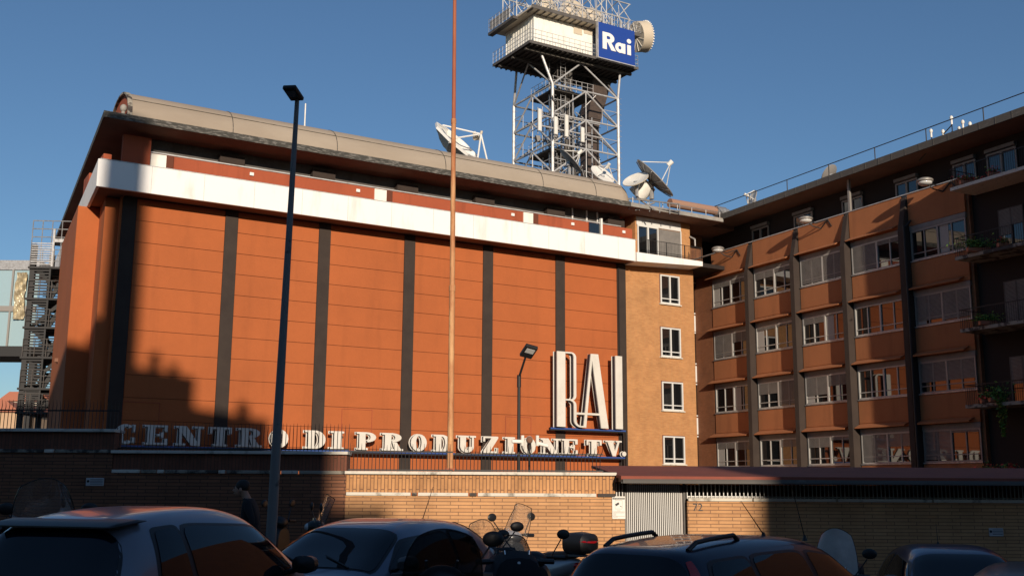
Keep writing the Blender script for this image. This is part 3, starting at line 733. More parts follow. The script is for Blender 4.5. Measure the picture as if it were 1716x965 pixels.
railing(tower, [((-.3, 2.2), (-.3, PD + .3)), ((-.3, PD + .3), (2, PD + .3)), ((.2, -.03), (PW + .3, -.03)), ((PW + .3, -.03), (PW + .3, PD))], cz1 + .17, 1.15)
MB().box(-.29, -.26, 3.0, PD + .1, cz1 + .2, cz1 + 1.1).build('walkway_panel', M['dishgrey'], tower)
# lattice above the roof
g = MB(); rnd = random.Random(3)
for vv in (.6, 3.2, 5.6):
    for zz0, zz1 in ((cz1 + .2, cz1 + 1.7), (cz1 + 1.7, cz1 + 3.2)):
        x = .6; i = 0
        while x < PW - .6:
            g.tube((x, vv, zz0), (x + 1.3, vv, zz1) if i % 2 else (x, vv, zz1), .05, n=6); g.tube((x + 1.3, vv, zz0), (x, vv, zz1), .04, n=6)
            if vv < 4: g.tube((x, vv, zz1), (x + .4, vv + 2.5, zz1), .045, n=6)
            x += 1.3; i += 1
        g.tube((.6, vv, zz1), (PW - .3, vv, zz1), .06, n=6)
for i in range(26):
    x, y = rnd.uniform(.4, PW), rnd.uniform(.2, 5.5); g.tube((x, y, cz1 + .2), (x + rnd.uniform(-.3, .3), y, cz1 + rnd.uniform(2, 6)), .035, n=5)
g.build('roof_lattice', M['lightmetal'], tower)
g = MB()
for x, y, s in ((6.6, 2.2, 1.5), (8.9, 2.4, 1.35), (4.0, 2.6, 1.2)): g.ell((x, y + 1, cz1 + 2.1), (s, .5, s), 20, 10)
g.build('roof_dish_radome', M['drum'], tower, smooth=True)
for i, x in enumerate((7.4, 8.3, 9.3, 10.1)): MB().box(x, x + .16, -.25, -.1, cz1 - .5, cz1 + .95).build('sign_post', M['lightmetal'], tower)
# inner stair, duct, ladders, walkways
du, dv = tw(988, 240, 4.0)[0], 4.0
g = MB(); g.box(du - .62, du + .62, dv - .6, dv + .6, 0, za - 2); g.add([(du - .62, dv - .6, za - 2), (du + .62, dv - .6, za - 2), (du + .62, dv + .6, za - 2), (du - .62, dv + .6, za - 2), (du - .1, dv - .9, TZ - .14), (du + 1.9, dv - .9, TZ - .14), (du + 1.9, dv + .9, TZ - .14), (du - .1, dv + .9, TZ - .14)], [(0, 1, 5, 4), (1, 2, 6, 5), (2, 3, 7, 6), (3, 0, 4, 7)])
g.build('cable_duct', M['duct'], tower)
g = MB(); z = za - 14
while z < TZ - 1: g.tube((du - .7, dv - .66, z), (du + .75, dv - .66, z), .03, n=5); z += .75
g.tube((du + .4, dv - .7, za - 16), (du + .4, dv - .75, za - 2), .05); g.build('duct_clamp', M['iron'], tower)
hu = tw(945, 175, 3.2)[0]; g = MB(); g.loft([(0, 0, 0, .01, .01)], 4) if False else None
g.tube((hu, 3.4, za - 2.6), (hu, 3.4, za + .3), .75, 1.35, 6); g.build('funnel_tank', M['signblue'] if False else M['iron'], tower)
g = MB(); lu, lv = u1 + 1.5, v1 + 1.0
for dx in (0, .5): g.tube((lu + dx, lv, za - 18), (lu + dx, lv, TZ), .035, n=5)
z = za - 18
while z < TZ: g.tube((lu, lv, z), (lu + .5, lv, z), .02, n=4); z += .32
for k, (a, b) in enumerate(((u1 + .7, 2.5), (u1 + 2.3, 1.2), (u1 + 3.1, 2.3), (u1 + 3.4, 3.0), (u1 + 1.0, 4.0), (u2 - 2.2, 1.8))): g.tube((a, b, za - 18), (a, b, za + rnd.uniform(-4, 3)), .06, n=7)
g.build('ladder', M['greymetal'], tower)
g = MB(); h = MB(); zz = za - .25
for lvl, (a, b, c, d, z) in enumerate(((u1 + .4, u1 + 4.6, 1.4, 5, za - .1), (u1 + .3, u1 + 3.8, 1.5, 5.2, za - 5.4), (u1 + .2, u1 + 4.3, 1.6, 5.5, za - 10.6))):
    MB().box(a, b, c, d, z - .16, z).build('platform', M['deck'], tower)
railing(tower, [((u1 + .4, 1.4), (u1 + 4.6, 1.4)), ((u1 + .4, 1.4), (u1 + .4, 5))], za - .1, 1.1, 'platform_railing')
railing(tower, [((u1 + .3, 1.5), (u1 + 3.8, 1.5)), ((u1 + .3, 1.5), (u1 + .3, 5.2)), ((u1 + 3.8, 1.5), (u1 + 3.8, 5))], za - 5.4, 1.1, 'platform_railing')
g = MB()
for (z0, z1, a) in ((za - 8.2, za - 5.4, 0), (za - 12.5, za - 9.6, 1)):
    for yy in (v2 - 1.2, v2 - .3):
        g.beam((u1 + .2, v2 + .2, z0) if False else (u1 - .0, yy, z0), (u1 + 3.4, yy - 2.4, z1), .1, .28)
    for k in range(13): t = k / 12; c = Vector((u1, v2 - .75, z0)).lerp(Vector((u1 + 3.4, v2 - 3.15, z1)), t); g.box(c.x - .14, c.x + .14, c.y - .4, c.y + .4, c.z - .03, c.z + .02)
g.build('stair_flight', M['darkmetal'], tower)
g = MB(); mx, my = u1 + 1.5, 2.4
for sx in (0, 1.3):
    for sy in (0, 1.3): g.tube((mx + sx, my + sy, za - 18), (mx + sx, my + sy, TZ), .06, n=6)
z = za - 17
while z < TZ - 1:
    for (a, b) in (((0, 0), (1.3, 0)), ((1.3, 0), (1.3, 1.3)), ((0, 0), (0, 1.3))):
        g.tube((mx + a[0], my + a[1], z), (mx + b[0], my + b[1], z + .8), .035, n=5); g.tube((mx + b[0], my + b[1], z), (mx + a[0], my + a[1], z + .8), .035, n=5); g.tube((mx + a[0], my + a[1], z), (mx + b[0], my + b[1], z), .035, n=5)
    z += .8
g.build('inner_mast', M['darkmetal'], tower)
g = MB()
for i, zz in enumerate((za - 2.6, za - 4.0, za - 6.8, za - 8.2, za - 9.4, za - 11.8)):
    g.tube((u1 + .2, 1.3, zz), (u1 + 5.2, 1.3 + .5 * (i % 3), zz), .05, n=6); g.tube((u1 + .6 + .5 * (i % 2), .6, zz), (u1 + .6, 5.4, zz), .045, n=6); g.tube((u1 + 3.0, .8, zz), (u1 + 3.3, 5.4, zz), .045, n=6)
    g.tube((u1 + .4, 1.2, zz - 1.4), (u1 + 2.2, 1.6, zz), .04, n=6)
g.build('inner_frame', M['lightmetal'], tower)
zc = za - 4.2; g = MB(); ua = tw(905, 205, .4)[0]
g.tube((ua - .2, .3, zc), (ua + 6.2, .3, zc), .07); g.tube((ua - .2, .3, zc + .9), (ua + 4, .3, zc + .9), .05)
for x in (0.1, 2.2, 4.3): g.tube((ua + x, .3, zc), (ua + x, 2.0, zc), .05)
g.build('antenna_boom', M['lightmetal'], tower)
for i in range(96):
    a = Vector((rnd.uniform(u1 + .6, u1 + 4.2), rnd.uniform(1.0, 4.5), za - rnd.uniform(1, 14))); d = Vector((rnd.uniform(-.5, .5), rnd.uniform(-.3, .3), rnd.uniform(-.7, .7)))
    if i % 3 == 0: s_ = rnd.uniform(.10, .30); MB().box(a.x - s_, a.x + s_, a.y - .12, a.y + .12, a.z - s_, a.z + s_ * 1.4).build('junction_box', M['darkmetal' if i % 2 else 'dishgrey'], tower)
    else: MB().tube(a, a + d * 2.2, rnd.uniform(.03, .07), n=6).build('pipe', M['darkmetal' if i % 2 else 'greymetal'], tower)
for i in range(9):
    a = u1 + 2.0 + i * .1; MB().path([(a, 1.6 + .02 * i, za - 16), (a + .1 * math.sin(i), 1.6, za - 9), (a, 1.7, za - 5.5), (a + .3 * math.sin(i * 2.), 1.9, za - 3), (a + .2 * math.sin(i), 2.4, TZ)], .032, 6).build('cable', M['darkmetal'], tower)
# objects carried by the tower
def tpt(px, py, v): a, z = tw(px, py, v); return T0 + U * a + TV * v + Vector((0, 0, z))
def panel_ant(px, py0, py1, v, label):
    p = tpt(px, py1, v); q = tpt(px, py0, v); h = q.z - p.z; r = empty('panel_antenna', p, AU + .2, label, 'antenna', 'white panel antennas on the tower')
    MB().box(-.17, .17, -.12, .06, 0, h).build('panel', M['dishwhite'], r, bevel=.04); MB().tube((0, .2, -.2), (0, .2, h + .2), .045).build('mast', M['greymetal'], r)
for px, a, b, w_ in ((904, 183, 220, 'leftmost of the four long ones'), (931, 196, 226, 'second from the left of the row'), (949, 193, 230, 'third from the left of the row'), (976, 214, 239, 'short rightmost one of the row')):
    panel_ant(px, a, b, .1, 'slim white panel antenna on the tower boom, ' + w_)
panel_ant(1002, 262, 282, 6, 'cream panel antenna low on the tower beside the round white dish')
sb = empty('tower_sign', T0, AU, 'square blue sign reading Rai in white, mounted on the tower cabin', 'sign')
a0, z1_ = tw(1001, 37, -.3); a1, _ = tw(1062, 45, -.3); _, z0_ = tw(1001, 96, -.3)
MB().box(a0, a1, -.42, -.16, z0_, z1_).build('panel', M['signblue'], sb, bevel=.03)
MB().box(a0 - .06, a0, -.45, -.13, z0_ - .05, z1_ + .05).box(a0 - .06, a1 + .02, -.45, -.13, z0_ - .08, z0_ - .003).build('sign_frame', M['lightmetal'], sb)
sw, sh = a1 - a0, z1_ - z0_
def ring(g, c, ro, ri, t0, t1, y0, y1, n=24):
    for i in range(n):
        a = t0 + (t1 - t0) * i / n; b = t0 + (t1 - t0) * (i + 1) / n
        P = [(c[0] + ro[0] * math.cos(a), c[1] + ro[1] * math.sin(a)), (c[0] + ro[0] * math.cos(b), c[1] + ro[1] * math.sin(b)), (c[0] + ri[0] * math.cos(b), c[1] + ri[1] * math.sin(b)), (c[0] + ri[0] * math.cos(a), c[1] + ri[1] * math.sin(a))]
        g.prism(P, y0, y1)
yb, yf = -.42, -.47
def LX(t): return a0 + sw * t
def LZ(t): return z0_ + sh * t
pi = math.pi
g = MB(); g.box(LX(.11), LX(.22), yf, yb, LZ(.26), LZ(.74)); c = (LX(.27), LZ(.60)); ring(g, c, (sw * .155, sh * .14), (sw * .05, sh * .045), -pi / 2, pi / 2, yf - .002, yb)
g.box(LX(.22), LX(.27), yf - .001, yb, LZ(.645), LZ(.74)); g.box(LX(.22), LX(.27), yf - .001, yb, LZ(.46), LZ(.555)); g.prism([(LX(.23), LZ(.49)), (LX(.33), LZ(.49)), (LX(.47), LZ(.26)), (LX(.345), LZ(.26))], yf - .004, yb)
g.build('letter', M['whitesharp'], sb, fixn=True)
g = MB(); ring(g, (LX(.575), LZ(.40)), (sw * .125, sh * .145), (sw * .042, sh * .052), 0, 2 * pi, yf - .002, yb); g.box(LX(.64), LX(.725), yf - .004, yb, LZ(.26), LZ(.54)); g.build('letter', M['whitesharp'], sb, fixn=True)
g = MB(); g.box(LX(.78), LX(.88), yf, yb, LZ(.26), LZ(.54)); ring(g, (LX(.83), LZ(.655)), (sw * .058, sh * .065), (.001, .001), 0, 2 * pi, yf, yb); g.build('letter', M['whitesharp'], sb, fixn=True)

def dish(pos, nrm, rad, depth, label, face='dishwhite', back='dishgrey', feed=True, ribs=0, group='satellite dishes above the roofs', mast=None, sides=28, flat=False):
    nrm = Vector(nrm).normalized(); q = nrm.to_track_quat('X', 'Z').to_matrix().to_4x4()
    r = empty('satellite_dish', pos, 0, label, 'dish', group)
    g = MB()
    def prof(side):
        def fn(u, v):
            t = 2 * pi * u; rr = rad * v; x = depth * (v * v - 1) + (.0 if side else -.05)
            return (x, rr * math.cos(t), rr * math.sin(t))
        return fn
    g.grid(prof(1), sides, 8); g.cur = 1; g.grid(prof(0), sides, 8, flip=True)
    g.grid(lambda u, v: (-.05 * v, rad * math.cos(2 * pi * u), rad * math.sin(2 * pi * u)), sides, 1)
    g.xf(q); g.build('reflector', [M[face], M[back]], r, smooth=not flat)
    if ribs:
        g = MB()
        for i in range(ribs):
            t = 2 * pi * i / ribs
            for j in range(5):
                v, w_ = j / 5, (j + 1) / 5
                g.tube((depth * (v * v - 1) - .1, rad * v * math.cos(t), rad * v * math.sin(t)), (depth * (w_ * w_ - 1) - .1, rad * w_ * math.cos(t), rad * w_ * math.sin(t)), .03, n=5)
        g.xf(q); g.build('rib', M['greymetal'], r)
    if feed:
        fx = rad * .85; g = MB()
        for k in range(3): t = pi / 2 + 2 * pi * k / 3; g.tube((0, rad * .96 * math.cos(t), rad * .96 * math.sin(t)), (fx, 0, 0), .03, n=5)
        g.xf(q); g.build('feed_arm', M['dishwhite'], r)
        MB().tube((fx - .25, 0, 0), (fx + .12, 0, 0), .07 + rad * .04, .05 + rad * .07, 10).xf(q).build('feed_horn', M['dishwhite'], r)
    b = q @ Vector((-depth - .05, 0, 0)); m = mast if mast else rad
    g = MB(); g.tube(b, (b.x, b.y, -m), .08 + rad * .04); g.tube(b, b + Vector((0, 0, -.3)), .16 + rad * .05); g.build('mount', M['greymetal'], r)
    return r
def ap(px, py, Y): return at(px, py, Y)
# big faceted reflector left of the tower
def big_reflector():
    Y = 66; c = ap(766, 238, Y); nrm = Vector((.64, -.33, .69)).normalized(); q = nrm.to_track_quat('X', 'Z').to_matrix().to_4x4()
    r = empty('satellite_dish', c, 0, 'large faceted white reflector with tripod feed, left of the tower', 'dish', 'satellite dishes above the roofs')
    def fn(off):
        def f(u, v):
            t = 2 * pi * u + pi / 8; rr = 1.75 * v / max(.92, 1) ; return (.75 * (v * v - 1) + off, rr * math.cos(t), rr * math.sin(t))
        return f
    g = MB(); g.grid(fn(0), 8, 3); g.cur = 1; g.grid(fn(-.1), 8, 3, flip=True); g.cur = 0
    g.grid(lambda u, v: (-.1 * v, 1.75 * math.cos(2 * pi * u + pi / 8), 1.75 * math.sin(2 * pi * u + pi / 8)), 8, 1); g.xf(q); g.build('reflector', [M['dishwhite'], M['dishcream']], r)
    g = MB()
    for i in range(8):
        t = 2 * pi * i / 8 + pi / 8; s = 2 * pi * (i + 1) / 8 + pi / 8
        g.beam((.0, 1.78 * math.cos(t), 1.78 * math.sin(t)), (.0, 1.78 * math.cos(s), 1.78 * math.sin(s)), .16, .16)
        g.beam((-.12, 1.75 * math.cos(t), 1.75 * math.sin(t)), (-.85, .1 * math.cos(t), .1 * math.sin(t)), .07, .07)
    g.xf(q); g.build('rim', M['whitesharp'], r)
    hub = ap(806, 225, Y - .6) - c; g = MB()
    for px, py in ((742, 210), (762, 232), (800, 270), (817, 272)): g.tube(ap(px, py, Y) - c, hub, .055, n=7)
    g.build('feed_arm', M['whitesharp'], r)
    a = ap(794, 222, Y) - c; b = ap(806, 235, Y) - c; g = MB(); g.tube(a, b, .12, .12, 6); g.tube((a + b) / 2, (a + b) / 2 + Vector((-.25, 0, -.22)), .3, .1, 8); g.tube(hub, hub + Vector((.05, 0, .2)), .08)
    g.build('feed_horn', M['drum'], r)
    MB().tube((-.3, .3, -.5), (-.3, .3, -4), .2).build('mount', M['greymetal'], r)
big_reflector()
dish(ap(957, 269, 70), (.70, -.05, .66), 1.05, .12, 'thin dark dish seen edge on in front of the tower base', face='dishwhite', back='dishgrey', mast=2.5)
dish(ap(1010, 292, 68), (.45, -.62, .62), .88, .1, 'white round dish facing the street at the foot of the tower', mast=1.5)
dish(ap(1098, 298, 66), (.71, -.16, .68), 1.62, .28, 'largest open dish, tilted up, at the right end of the vaulted roof', back='dishgrey', ribs=12, mast=1.4)
dish(ap(1065, 300, 65.2), (-.35, -.55, .70), .85, .15, 'creamy dish just left of and behind the largest open dish', face='dishwhite', back='drum', feed=False, mast=1.1)
g = MB(); c = ap(1080, 314, 66.4); q = Vector((.71, -.16, .68)).to_track_quat('X', 'Z').to_matrix().to_4x4()
g.tube(q @ Vector((-.75, 0, 0)), q @ Vector((.35, 0, 0)), .62, .62, 20); tag(g.build('drum_antenna', M['dishwhite'], None, smooth=True, loc=c), 'white drum antenna just behind the largest open dish at the right end of the vault', 'antenna')
g = MB(); c0 = ap(1075, 333, 65.5)
g.path([(-.8, 0, 0), (2.6, 1.3, 0)], .05); g.path([(-.8, 0, -.45), (2.6, 1.3, -.45)], .05)
for i in range(6): t = i / 5; g.tube((-.8 + 3.4 * t, 1.3 * t, -.7), (-.8 + 3.4 * t, 1.3 * t, 0), .035)
g.tube((-.4, .2, -.7), (.9, .6, -.1), .05); g.tube((.9, .2, -.7), (-.2, .6, .2), .05)
tag(g.build('roof_scaffold', M['greymetal'], None, loc=c0), 'galvanised scaffold under the dishes at the right end of the vault', 'scaffold')
dr = empty('drum_antenna', tpt(1074, 62, 2.4), 0, 'large beige drum antenna on the right side of the tower cabin', 'antenna')
q = Vector((.80, .35, .18)).to_track_quat('X', 'Z').to_matrix().to_4x4()
MB().tube((-.55, 0, 0), (.5, 0, 0), 1.42, 1.42, 32).xf(q).build('drum', M['drum'], dr, smooth=True)
g = MB()
for k in range(36): t = 2 * pi * k / 36; g.box(.42, .56, 1.42 * math.cos(t) - .05, 1.42 * math.cos(t) + .05, 1.42 * math.sin(t) - .05, 1.42 * math.sin(t) + .05)
for k in range(6): t = pi * k / 6; g.beam((-.57, 1.38 * math.cos(t), 1.38 * math.sin(t)), (-.57, -1.38 * math.cos(t), -1.38 * math.sin(t)), .04, .03)
g.xf(q); g.build('rim', M['dishwhite'], dr)
MB().tube((-.5, 0, 0), (-2.2, -.3, -.2), .12).xf(q).build('mount', M['greymetal'], dr)
dish(W3(wg(1236, 336, 0)[0], 1.2, wg(1236, 340, -1.2)[1]), (-.93, -.25, .35), .55, .08, 'small thin dish on the roof edge where the wing roof begins', mast=.8)
dish(W3(wg(1368, 300, 0)[0], 1.0, wg(1368, 300, -1.0)[1] + .05), (-.55, .55, .6), .62, .1, 'small dark dish on the wing roof, seen from behind', feed=False, mast=.6)
# whip antenna on the vault, small masts
wpt = ap(510, 222, 58); r = empty('whip_antenna', wpt, 0, 'thin white whip antenna with guy wires on top of the vaulted roof', 'antenna')
MB().tube((0, 0, -.3), (0, 0, .4), .06).tube((0, 0, .4), (0, 0, 1.7), .04).build('mast', M['dishwhite'], r)
MB().tube((0, 0, .42), (.75, 0, -.4), .008).tube((0, 0, .42), (-.75, 0, -.4), .008).build('guy_wire', M['greymetal'], r)
def mast_cluster():
    t, z = wg(1600, 225, 0); c = W3(t, 0, z)
    r = empty('antenna_rack', c, WA, 'rack of small white tipped antennas behind the railing on the wing roof', 'antenna')
    g = MB(); h = MB(); spots = [(1551, 218), (1571, 219), (1585, 196), (1604, 203), (1616, 206), (1598, 214)]
    for px, py in spots:
        a, zz = wg(px, py, 0); a -= t; zz -= z; h.tube((a, .4, zz - .35), (a, .4, zz), .05, n=8); h.ell((a, .4, zz), (.09, .09, .13), 8, 6); g.tube((a, .4, min(-.3, zz - .6)), (a, .4, zz - .3), .028, n=5)
    xs = [wg(px, py, 0)[0] - t for px, py in spots]
    g.tube((min(xs), .4, -.25), (max(xs), .4, .35), .03); g.tube((min(xs) - .9, .4, -.6), (xs[2], .4, .7), .03); g.tube((min(xs), .4, -.25), (xs[2], .4, .35), .03)
    g.build('frame', M['iron'], r); h.build('antenna_tip', M['dishwhite'], r, smooth=True)
mast_cluster()
r = empty('roof_duct', ap(1150, 345, 69), AU, 'brown horizontal duct lying on the roof between the dishes and the wing', 'duct')
MB().tube((-1.4, 0, 0), (2.5, 0, 0), .3, n=14).build('duct', M['vaultred'], r, smooth=True); MB().tube((2.5, 0, 0), (3.3, 0, 0), .36, n=14).tube((3.35, 0, -.02), (3.6, 0, -.02), .3, n=14).build('duct_end', M['greymetal'], r, smooth=True)
g = MB(); a0_ = fac(1062, 338, 1.4)[0]
for i in range(7): x = a0_ + i * 1.2; g.tube((x, -1.3, RZ1), (x, -1.3, RZ1 + .42), .025)
g.tube((a0_, -1.3, RZ1 + .42), (a0_ + 7.2, -1.3, RZ1 + .42), .025); g.build('gutter_railing', M['greymetal'], bld)

# ------------------------------------------------------------------ lettering on the facade
def glyph(ch, g, x, z, w, h, y0, y1, e=0.0):
    """slab letter built from prisms; e grows every stroke outwards"""
    S, t, sf = .32, .13, .11
    k = [0]
    def B(a, b, c, d):
        k[0] += 1; g.box(x + a * w - e, x + c * w + e, y0 - .0015 * k[0], y1, z + b * h - e, z + d * h + e)
    def Pg(*pts):
        k[0] += 1; cx_ = sum(p[0] for p in pts) / len(pts)
        g.prism([(x + a * w + (e if a > cx_ else -e), z + b * h) for a, b in pts], y0 - .0015 * k[0], y1)
    def Rg(cx, cz, rx, rz, ix, iz, t0, t1):
        k[0] += 1; ring(g, (x + cx * w, z + cz * h), (rx * w + e, rz * h + e), (max(.005, ix * w - e), max(.005, iz * h - e)), t0, t1, y0 - .0015 * k[0], y1, 16)
    if ch in 'EPRDI':
        a = .14 if ch != 'I' else .26; ww = S if ch != 'I' else .5
        B(a, 0, a + ww, 1); B(0 if ch != 'I' else .02, 0, a + ww + .13, sf); B(0 if ch != 'I' else .02, 1 - sf, a + ww + .13, 1)
    if ch == 'E': B(.5, 0, 1, sf); B(.5, 1 - sf, 1, 1); B(.5, .44, .8, .56); B(.84, 0, 1, .32); B(.84, .68, 1, 1); B(.72, .36, .82, .64)
    elif ch == 'C': Rg(.5, .5, .5, .5, .16, .38, R(50), R(310)); B(.84, .62, .97, .98); B(.80, .08, .97, .34)
    elif ch == 'O': Rg(.5, .5, .5, .5, .17, .38, 0, 2 * pi)
    elif ch == 'D': Rg(.5, .5, .5, .5, .17, .38, -pi / 2, pi / 2)
    elif ch == 'P': Rg(.55, .72, .45, .28, .16, .16, -pi / 2, pi / 2)
    elif ch == 'R': Rg(.5, .74, .45, .26, .14, .14, -pi / 2, pi / 2); Pg((.5, .48), (.72, .48), (.92, .10), (.60, .10)); B(.60, 0, 1.04, .11)
    elif ch == 'N': B(.12, 0, .24, 1); B(.80, 0, .92, 1); Pg((.02, 1), (.40, 1), (.92, 0), (.60, 0)); B(0, 0, .38, sf); B(.66, 1 - sf, 1.05, 1); B(0, 1 - sf, .3, 1)
    elif ch == 'T': B(.32, 0, .68, 1); B(.18, 0, .82, sf); B(0, 1 - sf, 1, 1); B(0, .66, .13, 1); B(.87, .66, 1, 1)
    elif ch == 'U': B(.12, .3, .46, 1); B(.80, .3, .92, 1); Rg(.52, .34, .40, .34, .10, .2, pi, 2 * pi); B(0, 1 - sf, .56, 1); B(.68, 1 - sf, 1.04, 1)
    elif ch == 'Z': B(0, 1 - sf, 1, 1); B(0, 0, 1, sf); Pg((.55, .9), (1, .9), (.45, .1), (0, .1)); B(0, .68, .13, 1); B(.87, 0, 1, .32)
    elif ch == 'V': Pg((.10, 1), (.48, 1), (.66, 0), (.46, 0)); Pg((.80, 1), (.92, 1), (.64, 0), (.50, 0)); B(0, 1 - sf, .56, 1); B(.66, 1 - sf, 1.04, 1)
    elif ch == '.': Rg(.5, .16, .6, .16, .001, .001, 0, 2 * pi)
LY = -.75
def letter(ch, x, z, w, h, parent, fn=glyph):
    g = MB(); k = 1 if fn is glyph else 1.9
    fn(ch, g, x, z, w, h, LY - .03, LY, .022); g.cur = 1
    fn(ch, g, x + .01, z, w, h, LY - .13 * k, LY - .055, -.012); g.cur = 0
    fn(ch, g, x + .035, z + .012, w * .985, h, LY - .19 * k, LY - .15 * k, -.004)
    return g.build('letter', [M['letter'], M['letterside']], parent, fixn=True)
sg = empty('facade_lettering', P0, AU, 'white slab letters CENTRO DI PRODUZIONE TV. on a blue bar along the facade base', 'lettering')
zbar = fac(620, 755, .75)[1]
L0 = fac(189, 747, .75)[0]; L1 = fac(1047, 768, .75)[0]
MB().box(L0, L1, LY - .02, LY + .16, zbar - .16, zbar - .0).build('support_bar', M['iron'], sg); MB().box(L0 + .01, L1 - .02, LY - .07, LY - .021, zbar - .09, zbar - .01).build('blue_bar', M['barblue'], sg)
x7 = lambda v: 180 + v / 3.575
x8 = lambda v: 560 + v / 3.432
LET = [('C', x7(42), x7(162)), ('E', x7(208), x7(352)), ('N', x7(396), x7(560)), ('T', x7(602), x7(735)), ('R', x7(768), x7(912)), ('O', x7(966), x7(1075)),
       ('D', x7(1172), x7(1298)), ('I', x7(1322), x7(1418)), ('P', x8(118), x8(232)), ('R', x8(264), x8(384)), ('O', x8(430), x8(524)), ('D', x8(560), x8(662)), ('U', x8(702), x8(802)), ('Z', x8(846), x8(934)),
       ('I', x8(968), x8(1038)), ('O', x8(1072), x8(1150)), ('N', x8(1176), x8(1288)), ('E', x8(1298), x8(1390)), ('T', x8(1440), x8(1528)), ('V', x8(1548), x8(1640)), ('.', x8(1646), x8(1666))]
LH = fac(250, 713, .75)[1] - zbar
for ch, a, b in LET:
    s0 = fac(a, 740, .78)[0]; s1 = fac(b, 740, .78)[0]; letter(ch, s0, zbar + .02, s1 - s0, LH, sg)
rg = empty('facade_logo', P0, AU, 'tall white letters RAI standing on a blue bar, lower right of the facade', 'lettering')
zr = fac(985, 718, .75)[1]; R0 = fac(922, 716, .75)[0]; R1 = fac(1048, 722, .75)[0]
MB().box(R0, R1, LY - .02, LY + .16, zr - .17, zr).build('support_bar', M['iron'], rg); MB().box(R0 + .01, R1 - .02, LY - .07, LY - .021, zr - .10, zr - .01).build('blue_bar', M['barblue'], rg)
ZR = lambda py: fac(925, py, .75)[1]
def big(ch, g, x, z, w, h, y0, y1, e=0.0):
    k = [0]
    def Pl(*pts):
        k[0] += 1; cx_ = sum(p[0] for p in pts) / len(pts); g.prism([(x + a * w + (e if a > cx_ else -e), z + b * h + (e if b > .5 else -e) * .5) for a, b in pts], y0 - .0015 * k[0], y1)
    def Rg(cx, cz, rx, rz, ix, iz, t0, t1):
        k[0] += 1; ring(g, (x + cx * w, z + cz * h), (rx * w + e, rz * h + e), (max(.005, ix * w - e), max(.005, iz * h - e)), t0, t1, y0 - .0015 * k[0], y1, 14)
    if ch == 'R':
        Pl((.06, 0), (.06, 1), (.38, 1), (.38, 0)); Pl((.38, 1), (.38, .98), (.60, .98), (.60, 1)); Rg(.60, .93, .20, .07, .10, .05, 0, pi / 2); Pl((.70, .93), (.80, .93), (.80, .42), (.70, .42))
        Rg(.60, .42, .20, .07, .10, .05, -pi / 2, 0); Pl((.38, .37), (.38, .35), (.60, .35), (.60, .37)); Rg(.60, .29, .20, .07, .10, .05, 0, pi / 2)
        Pl((.70, .29), (.80, .29), (.80, .09), (.70, .09)); Rg(.98, .09, .28, .09, .18, .068, pi, 1.5 * pi); Pl((.98, 0), (.98, .022), (1.14, .022), (1.14, 0))
    elif ch == 'A':
        Pl((.30, 0), (.22, 0), (.46, 1), (.52, 1)) ; Pl((.47, 1), (.68, 1), (.98, 0), (.76, 0)); Pl((0, .17), (0, .198), (.86, .198), (.86, .17))
    else: Pl((.22, 0), (.22, 1), (.95, 1), (.95, 0))
for ch, a, b in (('R', 925, 969), ('A', 959, 1015), ('I', 1022, 1038)):
    s0 = fac(a, 650, .78)[0]; s1 = fac(b, 650, .78)[0]; letter(ch, s0, zr + .02, s1 - s0, ZR(588) - ZR(714), rg, big)
MB().box(R1, R1 + .09, LY, LY + .1, -.3, zr - .02).box(R1 + .02, R1 + .08, -.22, -.14, 2, ZB).build('bracket', M['iron'], rg)

# ------------------------------------------------------------------ street wall, fences, gate and canopy
YW = 18.0
def wx(px, Y=YW): return at(px, 800, Y).x
def wz(px, py, Y=YW): return at(px, py, Y).z
def wall_seg(x0, x1, zt, zl, mb, ms, label, breaks, base=-2.2, y=YW, seed=0):
    r = empty('street_wall', ((x0 + x1) / 2, y, 0), 0, label, 'wall', 'brick street wall sections'); c = (x0 + x1) / 2; a, b = x0 - c, x1 - c
    MB().box(a, b, .0, .4, base, zl - .02).build('wall', M[mb], r)
    if zt: MB().box(a + .002, b - .002, .02, .38, zl + .035, zt - .05).build('soldier_course', M[ms], r); MB().box(a - .02, b + .02, -.05, .45, zt - .05, zt).build('coping', M['coping'], r, bevel=.006)
    xs = [a] + [v - c for v in breaks] + [b]
    for i in range(len(xs) - 1): MB().box(xs[i] + .01, xs[i + 1] - .01, -.03, .04, zl - .02, zl + .035).build('ledge_stone', M['copingold'] if i % 2 and zt else M['coping'], r, bevel=.008)
    return r
XA, XB, XC, XD = wx(186), wx(580), wx(1031), wx(1046)
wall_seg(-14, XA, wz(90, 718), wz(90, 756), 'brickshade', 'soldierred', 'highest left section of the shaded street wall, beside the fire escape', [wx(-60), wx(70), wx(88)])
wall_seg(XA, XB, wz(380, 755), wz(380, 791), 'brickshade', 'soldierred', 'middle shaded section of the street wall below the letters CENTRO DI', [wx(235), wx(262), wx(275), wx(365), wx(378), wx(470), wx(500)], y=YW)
wall_seg(XB, XC, wz(800, 790), wz(800, 829), 'brickroman', 'soldier', 'sunlit ochre section of the street wall left of the white gate', [wx(690), wx(700), wx(786), wx(800), wx(1000)])
wall_seg(wx(1151), 14, None, wz(1300, 838), 'brickroman', None, 'street wall right of the white gate bearing the number 72', [wx(1260), wx(1400), wx(1560)])
g = MB(); g.box(XC + .002, XD, .002, .38, -2, wz(1036, 832)); tag(g.build('gate_pier', M['brickroman'], None, loc=(0, YW, 0)), 'low brick pier carrying the camera notice, between sunlit wall and gate', 'pier')
